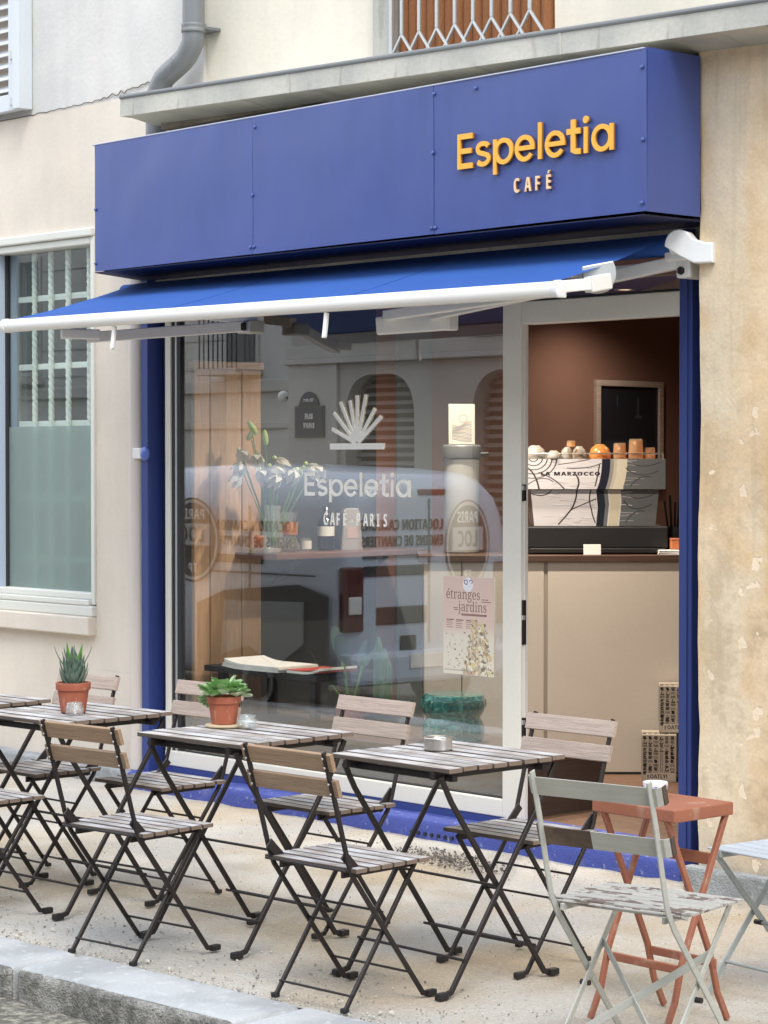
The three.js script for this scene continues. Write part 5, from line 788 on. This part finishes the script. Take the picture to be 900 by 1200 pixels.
    let s = 9; const r = () => (s = (s * 16807) % 2147483647) / 2147483647;
    for (let k = 0; k < 60; k++) { g.fillStyle = ['#b9b3a5', '#c9bfa6', '#a8a59b', '#c2c0b4', '#77746c'][k % 5]; g.fillRect(W * (.03 + r() * .4), H * (.56 + r() * .4), 6 + r() * 22, 4 + r() * 14); }
    for (let k = 0; k < 420; k++) { const t = r(), x = W * (.70 + (r() - .5) * (.22 + .42 * t)), y = H * (.45 + .54 * t); g.fillStyle = ['#d2c6ae', '#c4b294', '#e6decb', '#a3957f', '#c9a88a', '#d6c68a', '#b9ab9c', '#857968'][r() * 8 | 0]; g.beginPath(); g.ellipse(x, y, 8 + r() * 26, 6 + r() * 16, r() * 6, 0, 7); g.fill(); }
    g.fillStyle = '#4a4f60'; for (let k = 0; k < 14; k++) g.fillRect(W * (.03 + k * .032), H * .955, 14, 8);
  }) }));
}

// ---------------------------------------------------------------- across the street: van and stone house, mirrored in the pane
{
  const van = thing('white_van', 'white hire van with round emblem parked at the kerb, mirrored in the shop window', 'van', [-5.72, -0.06, 3.95]);
  const sec = (x, hw, yb, yt, tum = 0.13) => { const o = [], n = 44, p = 5; for (let k = 0; k < n; k++) { const a = k / n * 6.28318, c = Math.cos(a), s = Math.sin(a), q = Math.pow(Math.abs(c), p) + Math.pow(Math.abs(s), p), r = Math.pow(q, -1 / p); let y = s * r, z = c * r; if (y > 0) z *= 1 - tum * y * y; o.push([x, (yb + yt) / 2 + y * (yt - yb) / 2, z * hw]); } return o; };
  const S = [sec(0, 0.62, 0.42, 1.40), sec(-0.015, 0.72, 0.3, 1.5), sec(-0.06, 0.80, 0.22, 1.585), sec(-0.16, 0.845, 0.17, 1.635), sec(-0.5, 0.86, 0.15, 1.66), sec(-1.6, 0.87, 0.15, 1.69), sec(-2.5, 0.86, 0.15, 1.66), sec(-2.85, 0.85, 0.15, 1.56), sec(-3.2, 0.84, 0.15, 1.18, 0.08), sec(-3.4, 0.83, 0.15, 1.02, 0.08), sec(-3.9, 0.80, 0.17, 0.92, 0.08), sec(-4.1, 0.72, 0.22, 0.80, 0.05), sec(-4.16, 0.6, 0.3, 0.7, 0.05)];
  const pos = [], idx = [], n = 44; for (const s of S) for (const p of s) pos.push(...p); for (let i = 0; i + 1 < S.length; i++) for (let k = 0; k < n; k++) { const a = i * n + k, b = i * n + (k + 1) % n; idx.push(a, b, a + n, b, b + n, a + n); }
  for (const [i, f] of [[0, 1], [S.length - 1, 0]]) { const c = pos.length / 3, m = S[i].reduce((q, p) => [q[0] + p[0] / n, q[1] + p[1] / n, q[2] + p[2] / n], [0, 0, 0]); pos.push(...m); for (let k = 0; k < n; k++) { const a = i * n + k, b = i * n + (k + 1) % n; f ? idx.push(c, b, a) : idx.push(c, a, b); } }
  const vg = new THREE.BufferGeometry(); vg.setAttribute('position', new THREE.Float32BufferAttribute(pos, 3)); vg.setIndex(idx); vg.computeVertexNormals();
  const vp = phys({ roughness: 0.35, clearcoat: 0.6, side: THREE.DoubleSide, c: [0.47, 0.54, 0.66] }), trim = std({ roughness: 0.7, c: [0.03, 0.032, 0.034] }), ink = std({ roughness: 0.6, c: [0.03, 0.03, 0.035] }), seam = std({ roughness: 0.8, c: [0.12, 0.13, 0.15] });
  part(van, 'body', vg, vp);
  const wheel = (x, z) => { const w = part(van, 'wheel', new THREE.CylinderGeometry(0.11, 0.11, 0.2, 24).rotateX(Math.PI / 2), trim, [x, 0.19, z]); part(w, 'tyre', new THREE.TorusGeometry(0.225, 0.085, 12, 36), trim); part(w, 'rim', lathe([[0.05, 0.09], [0.13, 0.075], [0.155, 0.09], [0.165, 0.1], [0.165, 0.07], [0.05, 0.05]], 30).rotateX(z < 0 ? -Math.PI / 2 : Math.PI / 2), std({ roughness: 0.4, metalness: 0.5, c: [0.3, 0.31, 0.32] })); };
  for (const x of [-0.76, -3.35]) for (const z of [-0.82, 0.82]) wheel(x, z);
  // cladding round the rear wheel, with a grey flap panel
  const cl = new THREE.Shape([[0.02, 0.12], [0.02, 0.80], [-0.28, 0.865], [-1.05, 0.80], [-1.35, 0.70], [-1.35, 0.12]].map((q) => new THREE.Vector2(...q))); part(van, 'side_cladding', new THREE.ExtrudeGeometry(cl, { depth: 0.02, bevelEnabled: true, bevelSize: 0.008, bevelThickness: 0.008, bevelSegments: 2 }).translate(-0.1, 0, 0), trim, [0, 0, -0.885]);
  const fp = new THREE.Shape([[-0.28, 0.76], [-1.12, 0.74], [-1.16, 0.36], [-0.86, 0.44], [-0.56, 0.31], [-0.28, 0.48]].map((q) => new THREE.Vector2(...q))); part(van, 'flap_panel', new THREE.ExtrudeGeometry(fp, { depth: 0.012, bevelEnabled: false }), std({ roughness: 0.5, c: [0.20, 0.22, 0.23] }), [0, 0, -0.91]);
  part(van, 'tail_lamp', cbox(-0.05, 0.02, 0.56, 1.0, -0.80, -0.62, 0.02), phys({ roughness: 0.2, clearcoat: 1, c: [0.07, 0.006, 0.006] })); part(van, 'reversing_lamp', cbox(-0.02, 0.03, 0.68, 0.80, -0.765, -0.65, 0.01), phys({ roughness: 0.2, clearcoat: 1, c: [0.6, 0.6, 0.62] })); part(van, 'tail_lamp', cbox(-0.05, 0.02, 0.56, 1.0, 0.62, 0.80, 0.02), phys({ roughness: 0.2, clearcoat: 1, c: [0.07, 0.006, 0.006] }));
  part(van, 'brake_lamp', cbox(-0.06, 0.0, 1.475, 1.515, -0.10, 0.16, 0.01), std({ roughness: 0.3, c: [0.15, 0.012, 0.015] }));
  part(van, 'bumper', cbox(-0.1, 0.08, 0.20, 0.42, -0.80, 0.80, 0.04), vp); part(van, 'plate_recess', cbox(-0.02, 0.012, 0.60, 0.72, -0.5, -0.03, 0.01), trim); part(van, 'number_plate', cbox(0.08, 0.088, 0.30, 0.40, -0.26, 0.26, 0.003), M.white); part(van, 'vent_grille', cbox(0.0, 0.016, 0.40, 0.52, -0.28, -0.14, 0.004), trim);
  part(van, 'door_seam', box(0.0, 0.006, 0.46, 1.45, -0.015, 0.0), seam); part(van, 'door_seam', box(-0.9, -0.886, 0.80, 1.40, -0.872, -0.860), seam); part(van, 'belt_line', box(-2.9, -0.2, 0.93, 0.942, -0.875, -0.866), seam);
  part(van, 'side_window', cbox(-2.75, -1.95, 1.12, 1.44, -0.865, -0.83, 0.02), M.black); part(van, 'side_window', cbox(-2.75, -1.95, 1.12, 1.44, 0.83, 0.865, 0.02), M.black); part(van, 'windscreen', bar3([-3.20, 1.2, 0], [-2.93, 1.5, 0], 1.3, 0.02), M.black);
  const word = (s, size, x, y, z, rot, sx = 0.95) => { const g = textGeo(s, size, 0.004, sx, bold); part(van, 'lettering', g, ink, [x, y, z], [0, rot, 0]); };
  const sideX = -0.42, sideZ = -0.853; // read from the cafe side, so the words run towards -x
  word('LOCATION CAMIONS', 0.072, sideX, 1.225, sideZ, Math.PI); word('ENGINS DE CHANTIERS', 0.072, sideX, 1.115, sideZ, Math.PI, 0.85); part(van, 'lettering_bar', box(-1.3, -0.75, 1.0, 1.06, -0.873, -0.866), ink);
  word('LOCATION CAMIONS', 0.072, 0.006, 1.24, 0.12, Math.PI / 2, 0.78); word('ENGINS DE CHANTIERS', 0.072, 0.006, 1.13, 0.12, Math.PI / 2, 0.7); part(van, 'lettering_bar', cbox(0.0, 0.008, 0.93, 1.0, -0.62, -0.02, 0.003), ink); part(van, 'lettering_bar', box(0.0, 0.008, 1.05, 1.07, -0.62, 0.02), seam);
  const em = canvasTex(256, 256, (g, W, H) => { g.fillStyle = '#33343a'; g.fillRect(0, 0, W, H); g.fillStyle = '#b9bcc2'; g.beginPath(); g.arc(128, 128, 122, 0, 7); g.fill(); g.fillStyle = '#3a3a40'; g.beginPath(); g.arc(128, 128, 112, 0, 7); g.fill(); g.fillStyle = '#a9adb4'; g.fillRect(40, 78, 176, 66); g.fillStyle = '#1b1b1f'; g.fillRect(24, 148, 208, 34); g.font = 'bold 44px sans-serif'; g.textAlign = 'center'; g.fillStyle = '#dcdde0'; g.fillText('PARIS', 128, 66); g.fillStyle = '#1d1d22'; g.font = 'bold 62px sans-serif'; g.fillText('LOC', 128, 134); g.fillStyle = '#dcdde0'; g.font = 'bold 38px sans-serif'; g.fillText('TP', 128, 226); });
  const emM = std({ map: em, roughness: 0.5 }); part(van, 'emblem', new THREE.CircleGeometry(0.30, 36).scale(0.72, 1.05, 1).rotateY(Math.PI / 2), emM, [0.009, 1.126, 0.36]); part(van, 'emblem', new THREE.CircleGeometry(0.30, 36).rotateY(Math.PI), emM, [-1.52, 1.15, -0.878]);
  part(van, 'mirror', cbox(-2.82, -2.70, 1.05, 1.25, -1.02, -0.86, 0.03), trim); part(van, 'headlight', cbox(-4.12, -4.0, 0.62, 0.78, -0.74, -0.5, 0.02), M.white); part(van, 'headlight', cbox(-4.12, -4.0, 0.62, 0.78, 0.5, 0.74, 0.02), M.white);
}
{
  const b = thing('stone_house', 'grey stone house with arched shuttered windows across the street, mirrored in the shop window', 'building', [0, 0, 9.6]);
  const st = std({ map: plasterT, bumpMap: plasterB, bumpScale: 0.006, roughness: 0.95, c: [0.40, 0.385, 0.36] }), trimM = std({ map: plasterT, roughness: 0.9, c: [0.46, 0.445, 0.42] });
  const wall = new THREE.Shape([[-13.84, 0], [17, 0], [17, 5.4], [-13.84, 5.4]].map((q) => new THREE.Vector2(...q))), cs = [-12.41, -10.47, -8.3, -6.1, -3.9];
  for (const c of cs) { const h = new THREE.Path(), w = 0.54, y0 = 0.9, y1 = 2.1; h.moveTo(c - w, y0); h.lineTo(c - w, y1); h.quadraticCurveTo(c - w, 2.56, c - 0.12, 2.57); h.lineTo(c + 0.12, 2.57); h.quadraticCurveTo(c + w, 2.56, c + w, y1); h.lineTo(c + w, y0); h.closePath(); wall.holes.push(h); }
  part(b, 'wall', boxUV(new THREE.ExtrudeGeometry(wall, { depth: 0.3, bevelEnabled: false, curveSegments: 10 })), st);
  part(b, 'back_wall', box(-13.84, 17, 0, 5.4, 0.32, 6), st);
  part(b, 'cornice', cbox(-13.9, 17, 2.70, 2.76, -0.08, 0, 0.01), trimM); part(b, 'cornice', cbox(-13.88, 17, 2.76, 2.90, -0.05, 0, 0.01), trimM); part(b, 'cornice', cbox(-13.9, 17, 4.6, 4.8, -0.12, 0, 0.02), trimM); part(b, 'pilaster', cbox(-13.86, -13.05, 0, 2.70, -0.04, 0, 0.006), trimM); part(b, 'roof', box(-13.9, 17, 5.4, 5.6, -0.2, 6), M.zinc);
  const dk = std({ roughness: 0.9, c: [0.035, 0.032, 0.03] }), lm = std({ roughness: 0.6, c: [0.20, 0.185, 0.17] });
  for (const c of cs) { const w = part(b, 'window', box(c - 0.6, c + 0.6, 0.85, 2.65, 0.24, 0.3), dk); for (let y = 0.98; y < 2.56; y += 0.092) part(w, 'shutter_slat', slatGeo(1.07, 0.012, 0.06, 0.002), lm, [c, y, 0.17], [-0.7, 0, 0]); part(w, 'sill', cbox(c - 0.62, c + 0.62, 0.82, 0.9, -0.06, 0.1, 0.01), trimM); }
  for (const c of [-12.4, -10.4, -8.2, -6.1, -3.9]) { const w = part(b, 'window', cbox(c - 0.5, c + 0.5, 3.0, 4.4, -0.03, 0.02, 0.01), trimM); part(w, 'pane', box(c - 0.42, c + 0.42, 3.08, 4.32, -0.036, -0.028), std({ roughness: 0.1, c: [0.03, 0.035, 0.04] })); part(w, 'sill', cbox(c - 0.58, c + 0.58, 2.93, 3.0, -0.1, 0.02, 0.01), trimM); }
  const pl = thing('street_sign', 'dark enamel street name plaque with arched top reading RUE DAVY, mirrored in the window', 'sign', [-13.48, 1.905, 9.55], Math.PI);
  const fr = std({ roughness: 0.3, c: [0.02, 0.05, 0.04] }), en = std({ roughness: 0.25, c: [0.012, 0.016, 0.035] });
  part(pl, 'plate', cbox(-0.245, 0.245, 0, 0.345, -0.01, 0.01, 0.004), fr); part(pl, 'face', cbox(-0.222, 0.222, 0.03, 0.322, 0.008, 0.016, 0.003), en); const ar = new THREE.Shape(); ar.moveTo(-0.17, 0.345); ar.quadraticCurveTo(-0.13, 0.49, 0, 0.5); ar.quadraticCurveTo(0.13, 0.49, 0.17, 0.345); part(pl, 'arch', new THREE.ExtrudeGeometry(ar, { depth: 0.016, bevelEnabled: false }), en);
  for (const [s, size, y] of [['RUE', 0.06, 0.2], ['DAVY', 0.06, 0.10], ['17e Arrt', 0.036, 0.39]]) { const g = textGeo(s, size, 0.003, 0.9), c = (g.computeBoundingBox(), g.boundingBox.max.x / 2); part(pl, 'lettering', g.translate(-c, 0, 0), M.white, [0, y, 0.0165]); }
  // second house beyond the side street
  const h2 = thing('corner_house', 'pale stone house with an iron balcony beyond the side street, mirrored in the window', 'building', [0, 0, 14]);
  const pale = std({ map: plasterT, roughness: 0.95, c: [0.50, 0.49, 0.47] }); part(h2, 'wall', box(-32, -15.2, 0, 6.2, 0, 5), pale); part(h2, 'band', cbox(-32, -15.18, 2.62, 2.80, -0.1, 0, 0.02), trimM); part(h2, 'band', cbox(-32, -15.18, 2.1, 2.2, -0.05, 0, 0.02), trimM);
  for (let y = 2.95; y < 6.1; y += 0.42) part(h2, 'joint', box(-32, -20.2, y, y + 0.02, -0.004, 0.002), std({ roughness: 1, c: [0.22, 0.215, 0.2] }));
  for (const x of [-20.1, -17.6, -22.9, -25.6]) { for (const y of [3.0]) { const w = part(h2, 'window', cbox(x - 0.38, x + 0.38, y, y + 1.9, -0.03, 0.02, 0.01), trimM); part(w, 'pane', box(x - 0.31, x + 0.31, y + 0.06, y + 1.82, -0.04, -0.03), std({ roughness: 0.1, c: [0.04, 0.05, 0.06] })); } const bl = part(h2, 'balcony', cbox(x - 0.45, x + 0.45, 2.86, 2.95, -0.5, 0, 0.01), trimM); part(bl, 'handrail', cbox(x - 0.44, x + 0.44, 3.72, 3.76, -0.48, -0.44, 0.005), M.steelDark); for (let k = -4; k <= 4; k++) part(bl, 'baluster', rod([x + k * 0.105, 2.95, -0.46], [x + k * 0.105, 3.72, -0.46], 0.011, 6), M.steelDark); }
  const wl = thing('wall_lamp', 'white globe lamp on the corner of the stone house, mirrored in the window', 'lamp', [-14.1, 2.35, 9.75]); part(wl, 'bracket', rod([0, 0, 0], [0.27, 0.04, 0], 0.015), M.steelDark); part(wl, 'globe', new THREE.SphereGeometry(0.065, 16, 12).translate(-0.06, 0.02, 0), M.white);
}
renderer.render(scene, camera);
